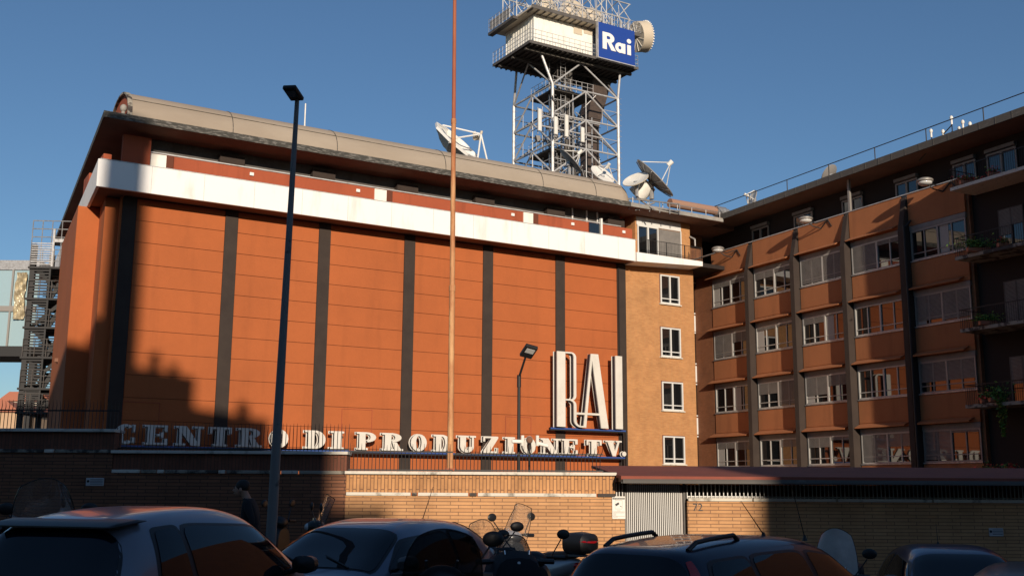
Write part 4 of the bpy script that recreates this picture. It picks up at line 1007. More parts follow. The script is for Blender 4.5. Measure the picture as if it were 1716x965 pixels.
def fence(x0, x1, z0, z1, rails, label, curve=0, y=YW + .22, step=.062):
    r = empty('spiked_fence', ((x0 + x1) / 2, y, z0), 0, label, 'fence', 'black spiked fences on the street wall'); c = (x0 + x1) / 2
    g = MB(); x = x0 + .02; h = z1 - z0; i = 0
    while x < x1:
        k = curve(x) if curve else 0; j = .008 * math.sin(i * 12.9); hh = h * (1 - .05 * (i % 3 == 1))
        g.tube((x - c, 0, 0), (x - c + j * .3, 0, hh * .62), .0065, n=5); g.tube((x - c + j * .3, 0, hh * .62), (x - c + j + k * .5, -k * .5, hh * .8), .0065, .006, 5); g.tube((x - c + j + k * .5, -k * .5, hh * .8), (x - c + j + k * .6, -k * 1.6, hh), .006, .002, 5)
        x += step; i += 1
    g.build('pickets', M['iron'], r)
    for z in rails: MB().box(x0 - c, x1 - c, -.012, .012, z - z0 - .012, z - z0 + .012).build('rail', M['iron'], r)
fence(wx(-40), XA, wz(90, 718), wz(90, 668), [wz(90, 686)], 'dark spiked fence on the highest wall section, at the left edge', lambda x: .03)
fence(XA, XB, wz(380, 755), wz(380, 707), [wz(380, 751)], 'dark spiked fence in front of the letters CENTRO DI')
fence(XB, wx(757), wz(700, 790), wz(700, 742), [wz(700, 756), wz(700, 787)], 'straight spiked fence between the wall step and the rusty pole')
fence(wx(760), wx(1013), wz(880, 791), wz(880, 747), [wz(880, 760), wz(880, 788)], 'spiked fence with outward bent tips, from the rusty pole to the gate canopy', lambda x: .035 + .03 * max(0, min(1, (x - wx(760)) / 2.5)))
# gate
r = empty('entrance_gate', ((wx(1047) + wx(1145)) / 2, YW + .18, 0), 0, 'white barred pedestrian gate under the canopy', 'gate')
gw = (wx(1145) - wx(1047)) / 2; gt = wz(1096, 814)
g = MB(); g.box(-gw, -gw + .035, -.03, .03, -.3, gt); g.box(gw - .035, gw, -.03, .03, -.3, gt); g.box(-gw + .035, gw - .035, .0, .03, gt - .03, gt); g.box(-gw + .035, gw - .035, .0, .03, .1, .14); g.build('frame', M['wingrey'], r)
for i in range(28): x = -gw + .055 + (2 * gw - .11) * i / 27; MB().box(x - .007, x + .007, -.045, -.002, .02, gt + .06).build('bar', M['gatebar'], r)
MB().box(-gw + .035, gw - .035, .06, .07, -.2, gt - .05).build('backing_sheet', M['iron'], r)
# canopy
xc0, xc1 = wx(1040, 17.6), 14
zf1, zf0 = wz(1200, 798, 17.5), wz(1200, 810, 17.5)
r = empty('gate_canopy', (0, 17.5, 0), 0, 'long low canopy with red sheet roof and lead fascia over the gate and right wall', 'canopy')
zr1 = at(1200, 781, 20.6).z
g = MB(); vv = [(xc0, 0.02, zf1), (xc1, .02, zf1), (xc1, 3.1, zr1), (xc0 - .25, 3.1, zr1)]; vv += [(x, y, z - .05) for x, y, z in vv]
g.add(vv, [(0, 1, 2, 3), (7, 6, 5, 4), (0, 4, 5, 1), (1, 5, 6, 2), (2, 6, 7, 3), (3, 7, 4, 0)]); g.build('roof_sheet', M['redroof'], r)
g = MB(); n = 8
for i in range(n):
    a = pi / 2 * i / n; b = pi / 2 * (i + 1) / n; rr = zf1 - zf0 
    g.add([(xc0 + .03 * math.sin(a), .1 - .1 * math.sin(a), zf1 - rr * (1 - math.cos(a))), (xc1, .1 - .1 * math.sin(a), zf1 - rr * (1 - math.cos(a))), (xc1, .1 - .1 * math.sin(b), zf1 - rr * (1 - math.cos(b))), (xc0 + .03, .1 - .1 * math.sin(b), zf1 - rr * (1 - math.cos(b)))], [(3, 2, 1, 0)])
g.add([(xc0, .1, zf1), (xc0, 3, zf1), (xc0, 3, zf0), (xc0, .02, zf0)], [(0, 1, 2, 3)]); g.build('fascia', M['lead'], r, smooth=True)
MB().box(xc0, xc1, .03, 3.0, zf0 + .0, zf0 + .02).build('ceiling', M['iron'], r)
MB().box(xc0 - .1, xc1, 2.9, 3.0, -1, zf0 - .002).build('back_wall', M['soffit'], r)
MB().box(xc0 - .02, xc0 + .03, .95, 2.9, -1, zf0 - .002).build('side_wall', M['soffit'], r)
for xx in (wx(1033), wx(1045), wx(1146)): MB().box(xx, xx + .04, .62, .68, -.3, zf0).build('post', M['darkmetal'], r)
g = MB(); xg = wx(1152); z0 = wz(1200, 836); zt_ = zf0 - .004; i = 0
while xg < 13: g.box(xg, xg + .013, .60, .62, z0, zt_); xg += .067
g.build('grille', M['gatebar'], r)
for px in (1033, 1038, 1043): x = wx(px) - .0; MB().box(x, x + .013, .60, .62, wz(1036, 832), zf0).build('grille_bar', M['gatebar'], r)
MB().box(wx(1152), 13, .622, .64, z0 + .03, z0 + .05).build('grille_rail', M['gatebar'], r)
# notices
def textmesh(body, size, loc, m, parent, name='lettering', align='CENTER', ext=.001, rot=(pi / 2, 0, 0)):
    c = bpy.data.curves.new(name, 'FONT'); c.body = body; c.size = size; c.align_x = align; c.align_y = 'CENTER'; c.extrude = ext
    o = bpy.data.objects.new(name, c); C.objects.link(o); dg = bpy.context.evaluated_depsgraph_get(); me = bpy.data.meshes.new_from_object(o.evaluated_get(dg))
    bpy.data.objects.remove(o); me.materials.clear(); me.materials.append(m); o = bpy.data.objects.new(name, me); C.objects.link(o); o.location = loc; o.rotation_euler = rot
    if parent: o.parent = parent
    return o
M['ink'] = mat('sign_ink', (.02, .02, .022), .6); M['plate'] = mat('sign_plate', (.72, .70, .64), .5); M['plateblue'] = mat('plate_grey', (.45, .46, .48), .4)
x0, x1 = wx(1025), wx(1047); z1, z0 = wz(1036, 831), wz(1036, 869); r = empty('camera_notice', ((x0 + x1) / 2, YW - .0, z0), 0, 'white video surveillance notice with a camera symbol, left of the gate', 'sign'); hw = (x1 - x0) / 2; hh = z1 - z0
MB().box(-hw, hw, -.022, -.002, 0, hh).build('plate', M['plate'], r, bevel=.006)
MB().box(-hw * .9, hw * .9, -.0245, -.0225, hh * .86, hh * .94).build('header_band', M['ink'], r); textmesh('ATTENZIONE', .028, (0, -.0262, hh * .895), M['plate'], r)
g = MB(); z = hh * .44
for a, b, c, d in ((-hw * .55, -hw * .53, z, z + .14), (hw * .53, hw * .55, z, z + .14)): g.box(a, b, -.0245, -.0225, c, d)
g.box(-hw * .53, hw * .53, -.0245, -.0225, z, z + .003); g.box(-hw * .53, hw * .53, -.0245, -.0225, z + .137, z + .14)
g.beam((-.05, -.0245, z + .06), (.005, -.0245, z + .095), .004, .035); g.beam((.02, -.0245, z + .05), (.05, -.0245, z + .035), .004, .008); g.build('camera_symbol', M['ink'], r)
g = MB()
for i, (wd) in enumerate((.25, .9, .85, .5, .45, .9, .7)): g.box(-hw * wd if i in (0, 1, 2, 5) else -hw * .85, hw * wd if i in (0, 1, 2, 5) else -hw * .85 + hw * wd, -.0245, -.0225, hh * (.36 - i * .047), hh * (.36 - i * .047) + .004)
g.build('small_print', M['ink'], r)
tag(textmesh('72', .17, (wx(1168), YW - .006, wz(1168, 850)), M['ink'], None, 'house_number', ext=.004), 'thin dark house number 72 on the brick right of the gate', 'house number')
for px, py, w_, lb in ((160, 807, 30, 'small grey plate with lines of text on the shaded wall at the left'), (1662, 891, 24, 'small grey plate with lines of text on the shaded wall at the right')):
    x0, x1 = wx(px - w_ / 2), wx(px + w_ / 2); z = wz(px, py); hw = (x1 - x0) / 2
    r = empty('wall_plate', ((x0 + x1) / 2, YW, z), 0, lb, 'sign'); MB().box(-hw, hw, -.018, -.002, -.065, .065).build('plate', M['plateblue'], r, bevel=.012)
    g = MB(); 
    for k in range(4): g.box(-hw * .5, hw * .9, -.0205, -.0185, .035 - k * .024, .042 - k * .024)
    g.tube((-hw * .75, -.0185, .01), (-hw * .75, -.0205, .01), .022, n=12); g.build('print', M['ink'], r)

# ------------------------------------------------------------------ poles
def vbase(px, py, Y): p = at(px, py, Y); return p
p = at(452, 900, 14.0); top = at(498, 166, 14.0)
r = empty('street_lamp', (p.x, 14.0, grd(p.x)), 0, 'tall tapering grey street lamp with a flat dark head, standing left of the middle car', 'street lamp'); H = top.z - grd(p.x)
lean = top.x - p.x
g = MB(); g.tube((0, 0, -.3), (lean * .3, 0, H * .3), .074, .062, 14); g.tube((lean * .3, 0, H * .3), (lean, 0, H), .062, .030, 14); g.build('pole', M['polegrey'], r, smooth=True)
g = MB(); g.prism([(-.10, -.02), (.085, -.02), (.09, .035), (-.09, .035)], -.36, .03); g.xf(Matrix.Translation((lean, 0, H)) @ Matrix.Rotation(R(-6), 4, 'Z') @ Matrix.Rotation(R(-5), 4, 'X')); g.build('lamp_head', M['iron'], r, bevel=.015)
g = MB(); g.box(-.075, .06, -.31, -.12, -.030, -.021); g.xf(Matrix.Translation((lean, 0, H)) @ Matrix.Rotation(R(-6), 4, 'Z') @ Matrix.Rotation(R(-5), 4, 'X')); g.build('lens', M['car_lens'] if 'car_lens' in M else M['pane'], r)
# rusty flagpole
Yf = 20.4; p = at(755, 800, Yf); z480 = at(756, 480, Yf).z; z205 = at(759, 203, Yf).z
r = empty('flagpole', (p.x, Yf, -.3), 0, 'very tall rusty steel pole rising in front of the orange facade', 'pole')
xt = at(762, 0, Yf).x - p.x; zt = at(762, -120, Yf).z
k = lambda z: xt * (z - p.z) / (at(762, 0, Yf).z - p.z)
MB().tube((0, 0, 0), (k(z480), 0, z480 + .3), .058, .056, 16).tube((k(z480), 0, z480 + .2), (k(z480), 0, z480 + .32), .063, .063, 16).build('lower_section', M['rust'], r, smooth=True)
MB().tube((k(z480), 0, z480 + .32), (k(z205), 0, z205 + .3), .049, .047, 16).tube((k(z205), 0, z205 + .24), (k(z205), 0, z205 + .34), .052, .052, 16).build('middle_section', M['rust'], r, smooth=True)
MB().tube((k(z205), 0, z205 + .34), (k(zt), 0, zt + .3), .040, .034, 16).ell((k(zt), 0, zt + .36), (.08, .08, .08)).build('upper_section', M['rustdark'], r, smooth=True)
MB().box(-.11, .11, -.11, .11, at(755, 787, Yf).z + .29, at(755, 787, Yf).z + .33).build('base_plate', M['rustdark'], r)
# short lamp on the wall
Yl = 19.4; p = at(869, 800, Yl); zk = at(869, 630, Yl).z; zt = at(879, 602, Yl).z; xh = at(880, 602, Yl).x - p.x
r = empty('yard_lamp', (p.x, Yl, -.3), 0, 'short dark lamp post with cranked arm and floodlight head, left of the RAI letters', 'street lamp')
MB().tube((0, 0, 0), (0, 0, zk + .3), .034, .03, 12).tube((0, 0, zk + .1), (0, 0, zk + .32), .038, .038, 12).build('pole', M['iron'], r, smooth=True)
MB().tube((0, 0, zk + .28), (xh, -.25, zt + .3), .022, .02, 10).build('arm', M['iron'], r)
g = MB(); g.box(-.115, .115, -.30, .0, -.03, .04); g.box(-.08, .08, -.25, -.05, .04, .07); g.xf(Matrix.Translation((xh, -.24, zt + .32)) @ Matrix.Rotation(R(28), 4, 'Z') @ Matrix.Rotation(R(-32), 4, 'X') @ Matrix.Rotation(R(14), 4, 'Y')); g.build('lamp_head', M['iron'], r, bevel=.012)
g = MB(); g.box(-.08, .08, -.25, -.14, -.036, -.031); g.xf(Matrix.Translation((xh, -.24, zt + .32)) @ Matrix.Rotation(R(28), 4, 'Z') @ Matrix.Rotation(R(-32), 4, 'X') @ Matrix.Rotation(R(14), 4, 'Y')); g.build('lens', M['lens'], r)
# twin security cameras
Yc = 19.0; c = at(889, 739, Yc); r = empty('security_camera', c, 0, 'pair of white security cameras spreading from a round hub above the fence', 'camera')
MB().tube((-.02, 0, -.62), (-.02, 0, .0), .02).build('post', M['iron'], r)
MB().ell((-.02, -.05, .02), (.06, .07, .07)).tube((-.14, -.02, .1), (-.14, -.02, -.08), .03).tube((.12, -.02, .1), (.12, -.02, -.08), .03).build('hub', M['dishwhite'], r, smooth=True)
MB().ell((-.02, -.14, .02), (.055, .03, .06)).build('lens', M['soffit'], r, smooth=True)
MB().box(-.33, -.12, -.05, .05, -.045, .02).xf(Matrix.Rotation(R(14), 4, 'Y') @ Matrix.Rotation(R(-12), 4, 'Y')).build('camera_housing', M['dishwhite'], r, bevel=.02)
g = MB(); g.box(-.36, -.14, -.05, .05, -.04, .04); g.xf(Matrix.Rotation(R(-12), 4, 'Y')).build('camera_housing', M['dishwhite'], r, bevel=.02) if False else None
MB().box(.10, .33, -.05, .05, -.035, .03).xf(Matrix.Rotation(R(14), 4, 'Y')).build('camera_housing', M['dishwhite'], r, bevel=.02)

# ------------------------------------------------------------------ blocks across the street, behind the viewer (they cast the evening shade)
YO = -30.0; KX = -math.cos(SUN_AZ) / math.sin(SUN_AZ); KZ = math.tan(SUN_EL) / abs(math.sin(SUN_AZ))
def sh(x18, z18, Y0=18.0): d = Y0 - YO; return x18 + d * KX, z18 + d * KZ
def town_block(xa, xb, zt, m, label, dep=14, floors=True):
    x0, H = sh(xa, zt); x1, _ = sh(xb, zt); r = empty('apartment_block', ((x0 + x1) / 2, YO, 0), 0, label, 'building'); h = (x1 - x0) / 2
    g = MB(); k = KX; vv = [(-h, 0), (h, 0), (h + k * dep, -dep), (-h + k * dep, -dep)]
    g.add([(x, y, -2) for x, y in vv] + [(x, y, H) for x, y in vv], [(0, 1, 2, 3), (7, 6, 5, 4), (0, 4, 5, 1), (1, 5, 6, 2), (2, 6, 7, 3), (3, 7, 4, 0)]); g.build('wall', M[m], r, fixn=True)
    z = 4.2; n = max(1, min(9, int(2 * h / 3.2)))
    while z < H - 2.2:
        for i in range(n):
            x = -h + 2 * h * (i + .5) / n
            if abs(x + (x0 + x1) / 2) > 40: continue
            w_ = MB().box(x - .6, x + .6, .0, .05, z, z + 1.5).build('window', M['wingrey'], r); MB().box(x - .52, x + .52, .05, .06, z + .08, z + 1.42).build('pane', M['pane'], w_)
        z += 3.3
    return r
M['town1'] = mat('town_plaster', (.20, .12, .07), .9, noise=(.3, (.16, .09, .05), .3, .7)); M['town2'] = mat('town_plaster_ochre', (.22, .15, .08), .9, noise=(.3, (.18, .12, .06), .3, .7))
town_block(-75, -12.7, 17.0, 'town1', 'tall plastered apartment block across the street on the left')
town_block(-12.7, -8.8, 15.4, 'town2', 'apartment house one storey lower, beside the tall left block across the street')
town_block(-8.8, -5.1, 13.9, 'town2', 'narrow ochre apartment house beside the slim low house across the street')
town_block(-5.1, -2.93, 9.0, 'town1', 'slim low house between the ochre house and the gap across the street')
town_block(-2.93, -1.98, 1.54, 'town2', 'lowest slim house at the left side of the gap across the street')
town_block(-1.95, 4.04, .45, 'town1', 'low flat roofed building that leaves the gap of evening sun across the street')
town_block(4.04, 60, 7.5, 'town2', 'long plastered apartment block across the street on the right')
x, H = sh(-11.9, 27); r = empty('shade_stack', (x, YO - 3, 0), 0, 'tall unseen stack above the left block, added to cast a dark strip', 'chimney'); MB().tube((0, 0, 20), (0, 0, H), 1.0, .9, 14).build('shaft', M['town1'], r)  # unseen stack, added and widened to cast the soft strip at the facade corner
MB().tube((0, 0, H), (0, 0, H + .5), 1.1, 1.1, 14).build('cap', M['concrete'], r)
for i, (xs, zs, hh, rr) in enumerate(((-10.6, 15.5, .9, .22), (-13.6, 17.0, .7, .5), (-6.3, 13.9, .8, .25), (-9.7, 15.5, .5, .2))):
    x, H = sh(xs, zs); tag(MB().box(-rr, rr, -rr, rr, -.2, hh).build('chimney_pot', M['town1'], None, loc=(x, YO - .8, H)), ('square chimney on the house beside the tall left block', 'broad chimney on the tall left block', 'chimney on the narrow ochre house', 'smallest chimney on the house beside the tall left block')[i], 'chimney')

# ------------------------------------------------------------------ cars
def catmull(P, n):
    out = []
    for i in range(len(P) - 1):
        p0 = P[max(0, i - 1)]; p1 = P[i]; p2 = P[i + 1]; p3 = P[min(len(P) - 1, i + 2)]
        for k in range(n):
            t = k / n; out.append(tuple(.5 * ((2 * p1[j]) + (-p0[j] + p2[j]) * t + (2 * p0[j] - 5 * p1[j] + 4 * p2[j] - p3[j]) * t * t + (-p0[j] + 3 * p1[j] - 3 * p2[j] + p3[j]) * t ** 3) for j in range(2)))
    return out + [P[-1]]
PROFILES = {
 'hatch': [(-1.80, .28), (-1.86, .45), (-1.86, .66), (-1.80, .86), (-1.74, .98), (-1.60, 1.22), (-1.46, 1.385), (-1.22, 1.445), (-.80, 1.485), (-.30, 1.495), (.05, 1.46), (.28, 1.385), (.62, 1.18), (.98, .955), (1.25, .87), (1.52, .78), (1.74, .66), (1.83, .50), (1.80, .28)],
 'coupe': [(-1.95, .28), (-2.0, .45), (-2.0, .66), (-1.95, .86), (-1.88, .97), (-1.68, 1.16), (-1.42, 1.31), (-1.10, 1.385), (-.65, 1.42), (-.15, 1.425), (.20, 1.38), (.45, 1.30), (.85, 1.09), (1.22, .92), (1.50, .86), (1.75, .78), (1.92, .66), (1.99, .48), (1.96, .28)],
 'wagon': [(-2.20, .28), (-2.26, .5), (-2.25, .70), (-2.18, .90), (-2.12, 1.0), (-2.02, 1.22), (-1.88, 1.40), (-1.62, 1.455), (-1.0, 1.50), (-.3, 1.50), (.15, 1.46), (.40, 1.38), (.75, 1.18), (1.12, .97), (1.45, .89), (1.80, .80), (2.05, .68), (2.16, .48), (2.12, .28)]}
def car(name, label, prof, loc, head, paint, Wd=1.66, roof_rails=False, rear=(.90, 1.36), spoiler=False, ants=(), sidewin=None, tail='side', roofmat=None, third=False, blackc=False, group='cars parked at an angle along the street', zs=1.0):
    z0 = grd(loc[0])
    r = empty(name, (loc[0], loc[1], z0), head, label, 'car', group)
    top = catmull([(x, z * zs if z > .9 else z) for x, z in PROFILES[prof]], 6); N = len(top); zb = .24; belt = .90; xmin = min(p[0] for p in top); xmax = max(p[0] for p in top); xm = (xmin + xmax) / 2; hl = (xmax - xmin) / 2
    zr = max(p[1] for p in top)
    def Wp(x): u = min(1, abs(x - xm) / hl); return Wd / 2 * (1 - .20 * u ** 5 - .04 * u ** 2)
    def tp(z): return 1 - .24 * max(0, (z - belt) / (zr - belt)) ** 1.15 * 1.0 if z > belt else 1 - .05 * ((belt - z) / .6) ** 2
    n_ = 6.0
    def yz(x, zt, z):
        h = max(1e-4, zt - zb); k = max(0, min(1, (z - zb) / h)); return Wp(x) * tp(z) * (max(0, 1 - k ** n_)) ** (1 / n_)
    def P(i):
        i = max(0, min(N - 1.001, i)); k = int(i); t = i - k; a, b = top[k], top[k + 1]; return a[0] + (b[0] - a[0]) * t, a[1] + (b[1] - a[1]) * t
    def topz(x):                     # main silhouette height at x
        for k in range(N - 1):
            a, b = top[k], top[k + 1]
            if a[1] > .8 and (a[0] - x) * (b[0] - x) <= 0 and abs(a[0] - b[0]) > 1e-5: return a[1] + (b[1] - a[1]) * (x - a[0]) / (b[0] - a[0])
        return .8
    K = 22; g = MB(); vv = []
    for (x, zt) in top:
        h = zt - zb
        for k in range(K + 1):
            ph = pi / 2 * k / K; kk = math.cos(ph) ** (2 / n_) if k < K else 0; z = zb + h * kk
            vv.append((x, Wp(x) * tp(z) * (math.sin(ph) ** (2 / n_) if k > 0 else 0), z))
    m = len(vv); vv2 = vv + [(x, -y, z) for x, y, z in vv]; fs = []
    for i in range(N - 1):
        for k in range(K):
            a = i * (K + 1) + k; b = a + K + 1
            fs.append((a, a + 1, b + 1, b)); fs.append((m + a, m + b, m + b + 1, m + a + 1))
        a = i * (K + 1) + K; b = a + K + 1; fs.append((a, m + a, m + b, b))
    g.add(vv2, fs)
    g.build('body', paint, r, smooth=True)
    def side(x, z, s, off): y = yz(x, topz(x), z); return (x, s * (y + off), z + off * .25)
    def toppt(i, y, off):
        x, zt = P(i); x2, z2 = P(i + .5); xa, za_ = P(i - .5); t = Vector((x2 - xa, 0, z2 - za_)).normalized(); nn = Vector((-t.z, 0, t.x))
        lo, hi = zb, zt
        ym = Wp(x) * .999
        for _ in range(26):
            mid = (lo + hi) / 2
            if yz(x, zt, mid) > abs(y): lo = mid
            else: hi = mid
        # lateral drop measured in profile-normal direction
        return (x + nn.x * off, y, lo + nn.z * off)
    def sq(u, v, rr=.10):
        u = 2 * u - 1; v = 2 * v - 1; a = u * (1 - rr * abs(v) ** 7); b = v * (1 - rr * abs(u) ** 7); return (a + 1) / 2, (b + 1) / 2
    def side_panel(cs, s, off, mm, name='side_window', rr=.08, par=r):   # cs: four (x,z): bottom rear, bottom front, top front, top rear
        def f(u, v):
            u, v = sq(u, v, rr); (ax, az), (bx, bz), (cx, cz), (dx, dz_) = cs
            x = (ax * (1 - u) + bx * u) * (1 - v) + (dx * (1 - u) + cx * u) * v; z = (az * (1 - u) + bz * u) * (1 - v) + (dz_ * (1 - u) + cz * u) * v
            return side(x, z, s, off)
        return MB().grid(f, 18, 12, flip=(s > 0)).build(name, mm, par, smooth=True)
    def idx(z, front):
        rng = range(N - 1) if not front else range(N - 2, 0, -1)
        for k in rng:
            a, b = top[k][1], top[k + 1][1]
            if (a - z) * (b - z) <= 0 and a > .8 * 1: return k + (z - a) / (b - a if abs(b - a) > 1e-6 else 1)
        return 0
    def top_panel(i0, i1, w0, w1, off, mm, name, rr=.06):
        def f(u, v):
            u, v = sq(u, v, rr); i = i0 + (i1 - i0) * v; wv_ = w0 + (w1 - w0) * v; return toppt(i, (2 * u - 1) * wv_, off)
        return MB().grid(f, 20, 10, flip=(i1 < i0)).build(name, mm, r, smooth=True)
    zt_ = zr
    # rear window and windscreen with black surround
    ia, ib = idx(rear[0] * 1.0 + .06, False), idx(rear[1] * zs, False); wr0, wr1 = Wd / 2 * .84, Wd / 2 * .68
    top_panel(ib, ia, wr1 + .03, wr0 + .03, .004, M['black'], 'rear_window_seal'); top_panel(ib + -.1, ia + .25, wr1, wr0, .009, M['carglass'], 'rear_window')
    zc = {'hatch': (.985, 1.40), 'coupe': (.965, 1.335), 'wagon': (1.0, 1.405)}[prof]; ia, ib = idx(zc[0], True), idx(zc[1] * zs, True)
    top_panel(ia, ib, Wd / 2 * .84 + .02, Wd / 2 * .67 + .02, .004, M['black'], 'windscreen_seal'); wsn = top_panel(ia - .3, ib + .2, Wd / 2 * .83, Wd / 2 * .66, .009, M['carglass'], 'windscreen')
    sw_ = {'hatch': [[(-1.28, .96), (-.92, .95), (-.92, 1.36), (-1.18, 1.34)], [(-.86, .95), (.66, .93), (.20, 1.33), (-.86, 1.37)]],
           'coupe': [[(-1.22, .98), (-.55, .94), (-.58, 1.29), (-1.05, 1.23)], [(-.48, .94), (.92, .93), (.42, 1.22), (-.50, 1.29)]],
           'wagon': [[(-1.80, 1.0), (-1.15, .98), (-1.15, 1.36), (-1.66, 1.33)], [(-1.08, .98), (-.22, .96), (-.24, 1.375), (-1.08, 1.365)], [(-.14, .96), (.92, .95), (.38, 1.31), (-.14, 1.375)]]}[prof]
    for s in (1, -1):
        al = [(x, z * zs) for c_ in sw_ for x, z in c_]
        for c_ in sw_:
            c_ = [(x, z * zs) for x, z in c_]
            cc = ((sum(x for x, z in c_)) / 4, sum(z for x, z in c_) / 4); big_ = [(cc[0] + (x - cc[0]) * 1.0 + math.copysign(.035, x - cc[0]), z + math.copysign(.022, z - cc[1])) for x, z in c_]
            p_ = side_panel(big_, s, .003, M['black'], 'window_seal'); side_panel(c_, s, .008, M['carglass'], 'side_window')
        g = MB()
        for c_ in [sw_[-1]]:
            a_, b_ = c_[0], c_[1]; g.beam(side(a_[0] + .05, .84 * zs, s, .012), side(a_[0] + .22, .84 * zs, s, .022), .02, .025)
        g.build('door_handle', M['black'], r)
        c_ = sw_[-1]; mx, mz = c_[1][0] - .12, .97 * zs
        b_ = Vector(side(mx, .95 * zs, s, .0)); g = MB(); g.loft([(-.09, 0, 0, .03, .02), (-.05, 0, 0, .11, .075), (.03, 0, 0, .105, .07), (.10, 0, -.01, .05, .04)], 14, 2.6); g.xf(Matrix.Translation((b_.x, b_.y + s * .15, mz + .05))); g.tube((b_.x, b_.y - s * .02, .95 * zs), (b_.x, b_.y + s * .13, mz + .03), .025)
        g.build('door_mirror', M['black'] if blackc or prof != 'x' else paint, r, smooth=True)
        side_panel([(1.38 if prof != 'wagon' else 1.6, .60), (xmax - .16, .58), (xmax - .26, .72), (1.35 if prof != 'wagon' else 1.55, .76)], s, .008, M['lens'], 'headlight', .2)
        if tail == 'high': side_panel([(xmin + .20, .82), (xmin + .30, .82), (xmin + .45, 1.36 * zs), (xmin + .36, 1.34 * zs)], s, .012, M['redlens'], 'tail_light', .2)
        else: side_panel([(xmin + .08, .66), (xmin + .26, .66), (xmin + .26, .90), (xmin + .12, .88)], s, .012, M['redlens'], 'tail_light', .2)
        g = MB(); xx = [xmin + .45, xmax - .4]
        for i_, xw in enumerate((xmin + .72, xmax - .74)):
            w_ = MB().tube((xw, s * (Wd / 2 - .20), .31), (xw, s * (Wd / 2 + .004), .31), .31, .31, 28).build('wheel', M['rubber'], r, smooth=True)
            MB().tube((xw, s * (Wd / 2 - .0), .31), (xw, s * (Wd / 2 + .012), .31), .20, .19, 20).build('rim', M['rim'], w_)
        side_panel([(-.9, .34), (.8, .34), (.8, .40), (-.9, .40)], s, .012, M['black'], 'sill_trim', .02)
        if roof_rails:
            pts = [Vector(side(x, topz(x) - .12, s, 0)) for x in (-1.72, -1.60, -1.40, -1.2, -1.02, -.95)]
            pts = [Vector((p.x, s * (Wd / 2 * .50), topz(p.x) - .01 + (.036 if 0 < i < 5 else -.01))) for i, p in enumerate(pts)]
            g = MB()
            for i in range(5): g.tube(pts[i], pts[i + 1], .02, n=8)
            g.build('roof_rail', M['black'], r, smooth=True)
    if spoiler:
        i2 = idx(1.40 * zs, False); x2, z2 = P(i2)
        g = MB(); g.loft([(x2 - .15, 0, z2 - .03, .50, .006), (x2 - .08, 0, z2 - .015, .545, .018), (x2 + .10, 0, z2 + .008, .555, .018), (x2 + .2, 0, z2 + .01, .55, .006)], 18, 6); g.build('spoiler', M['black'], r, smooth=True)
    for (ax, ay, tx, tz) in ants:
        g = MB(); b = Vector((ax, ay, topz(ax) - .02)); g.tube(b, b + Vector((0, 0, .05)), .025, .012); g.tube(b + Vector((0, 0, .03)), b + Vector((tx, ay * .1, tz)), .006, .003, 6); g.build('antenna', M['black'], r)
    g = MB(); x2, z2 = P(idx(.78, False)); 
    for sx, nm in ((xmin - .012, 'number_plate'), (xmax + .0, 'number_plate')): MB().box(sx - .004, sx + .014, -.26, .26, .48, .58).build(nm, M['plate'], r)
    g = MB(); a = Vector(toppt(idx(zc[0], True) - .2, .45, .02)); b = Vector(toppt(idx(zc[0], True) - 3.2, .05, .022)); g.tube(a, b, .008, n=5); g.build('wiper', M['black'], r); g = MB()
    a = Vector(toppt(idx(zc[0], True) - .2, -.10, .02)); b = Vector(toppt(idx(zc[0], True) - 3.0, -.45, .022)); g.tube(a, b, .008, n=5); g.build('wiper', M['black'], r)
    return r
def paint(name, col, met=.3, rough=.28): return mat(name, col, rough, met, .4, coat=.55)
M['p_silver'] = paint('car_paint_silver', (.20, .21, .25)); M['p_ice'] = paint('car_paint_pale_blue', (.15, .175, .23)); M['p_black'] = paint('car_paint_midnight', (.012, .016, .035)); M['p_blue'] = paint('car_paint_navy', (.015, .022, .07)); M['p_grey'] = paint('car_paint_grey', (.16, .155, .15)); M['p_white'] = paint('car_paint_white', (.4, .4, .4), 0)
car('parked_car', 'pale silver hatchback with black spoiler and large dark rear window, nearest at the lower left', 'hatch', (-2.80, 9.30), R(73), M['p_silver'], Wd=1.62, spoiler=True, rear=(.90, 1.36), zs=1.035)
car('parked_car', 'pale blue hatchback facing the viewer with an antenna on its arched roof', 'coupe', (-1.55, 12.2), R(65) + pi, M['p_ice'], Wd=1.72, zs=1.0, ants=((-1.15, .0, -.25, .42),), blackc=True)
car('parked_car', 'black estate car with roof rails and tall red tail lights, seen from behind', 'wagon', (2.30, 10.50), R(47), M['p_black'], Wd=1.70, roof_rails=True, tail='high', zs=1.035, ants=((-.3, -.3, -.42, .33), (.1, -.5, -.3, .5)), rear=(.94, 1.38))
car('parked_car', 'dark blue car facing the viewer at the lower right', 'coupe', (5.85, 14.6), R(80) + pi, M['p_blue'], Wd=1.66, ants=((-.9, .0, -.05, .3),))
car('parked_car', 'grey car of which only the roof shows in the lower right corner', 'hatch', (4.72, 9.6), R(60), M['p_grey'], Wd=1.64)
car('parked_car', 'white car roof behind the scooter screen at the left edge', 'coupe', (-7.2, 13.0), R(60), M['p_white'], Wd=1.66)

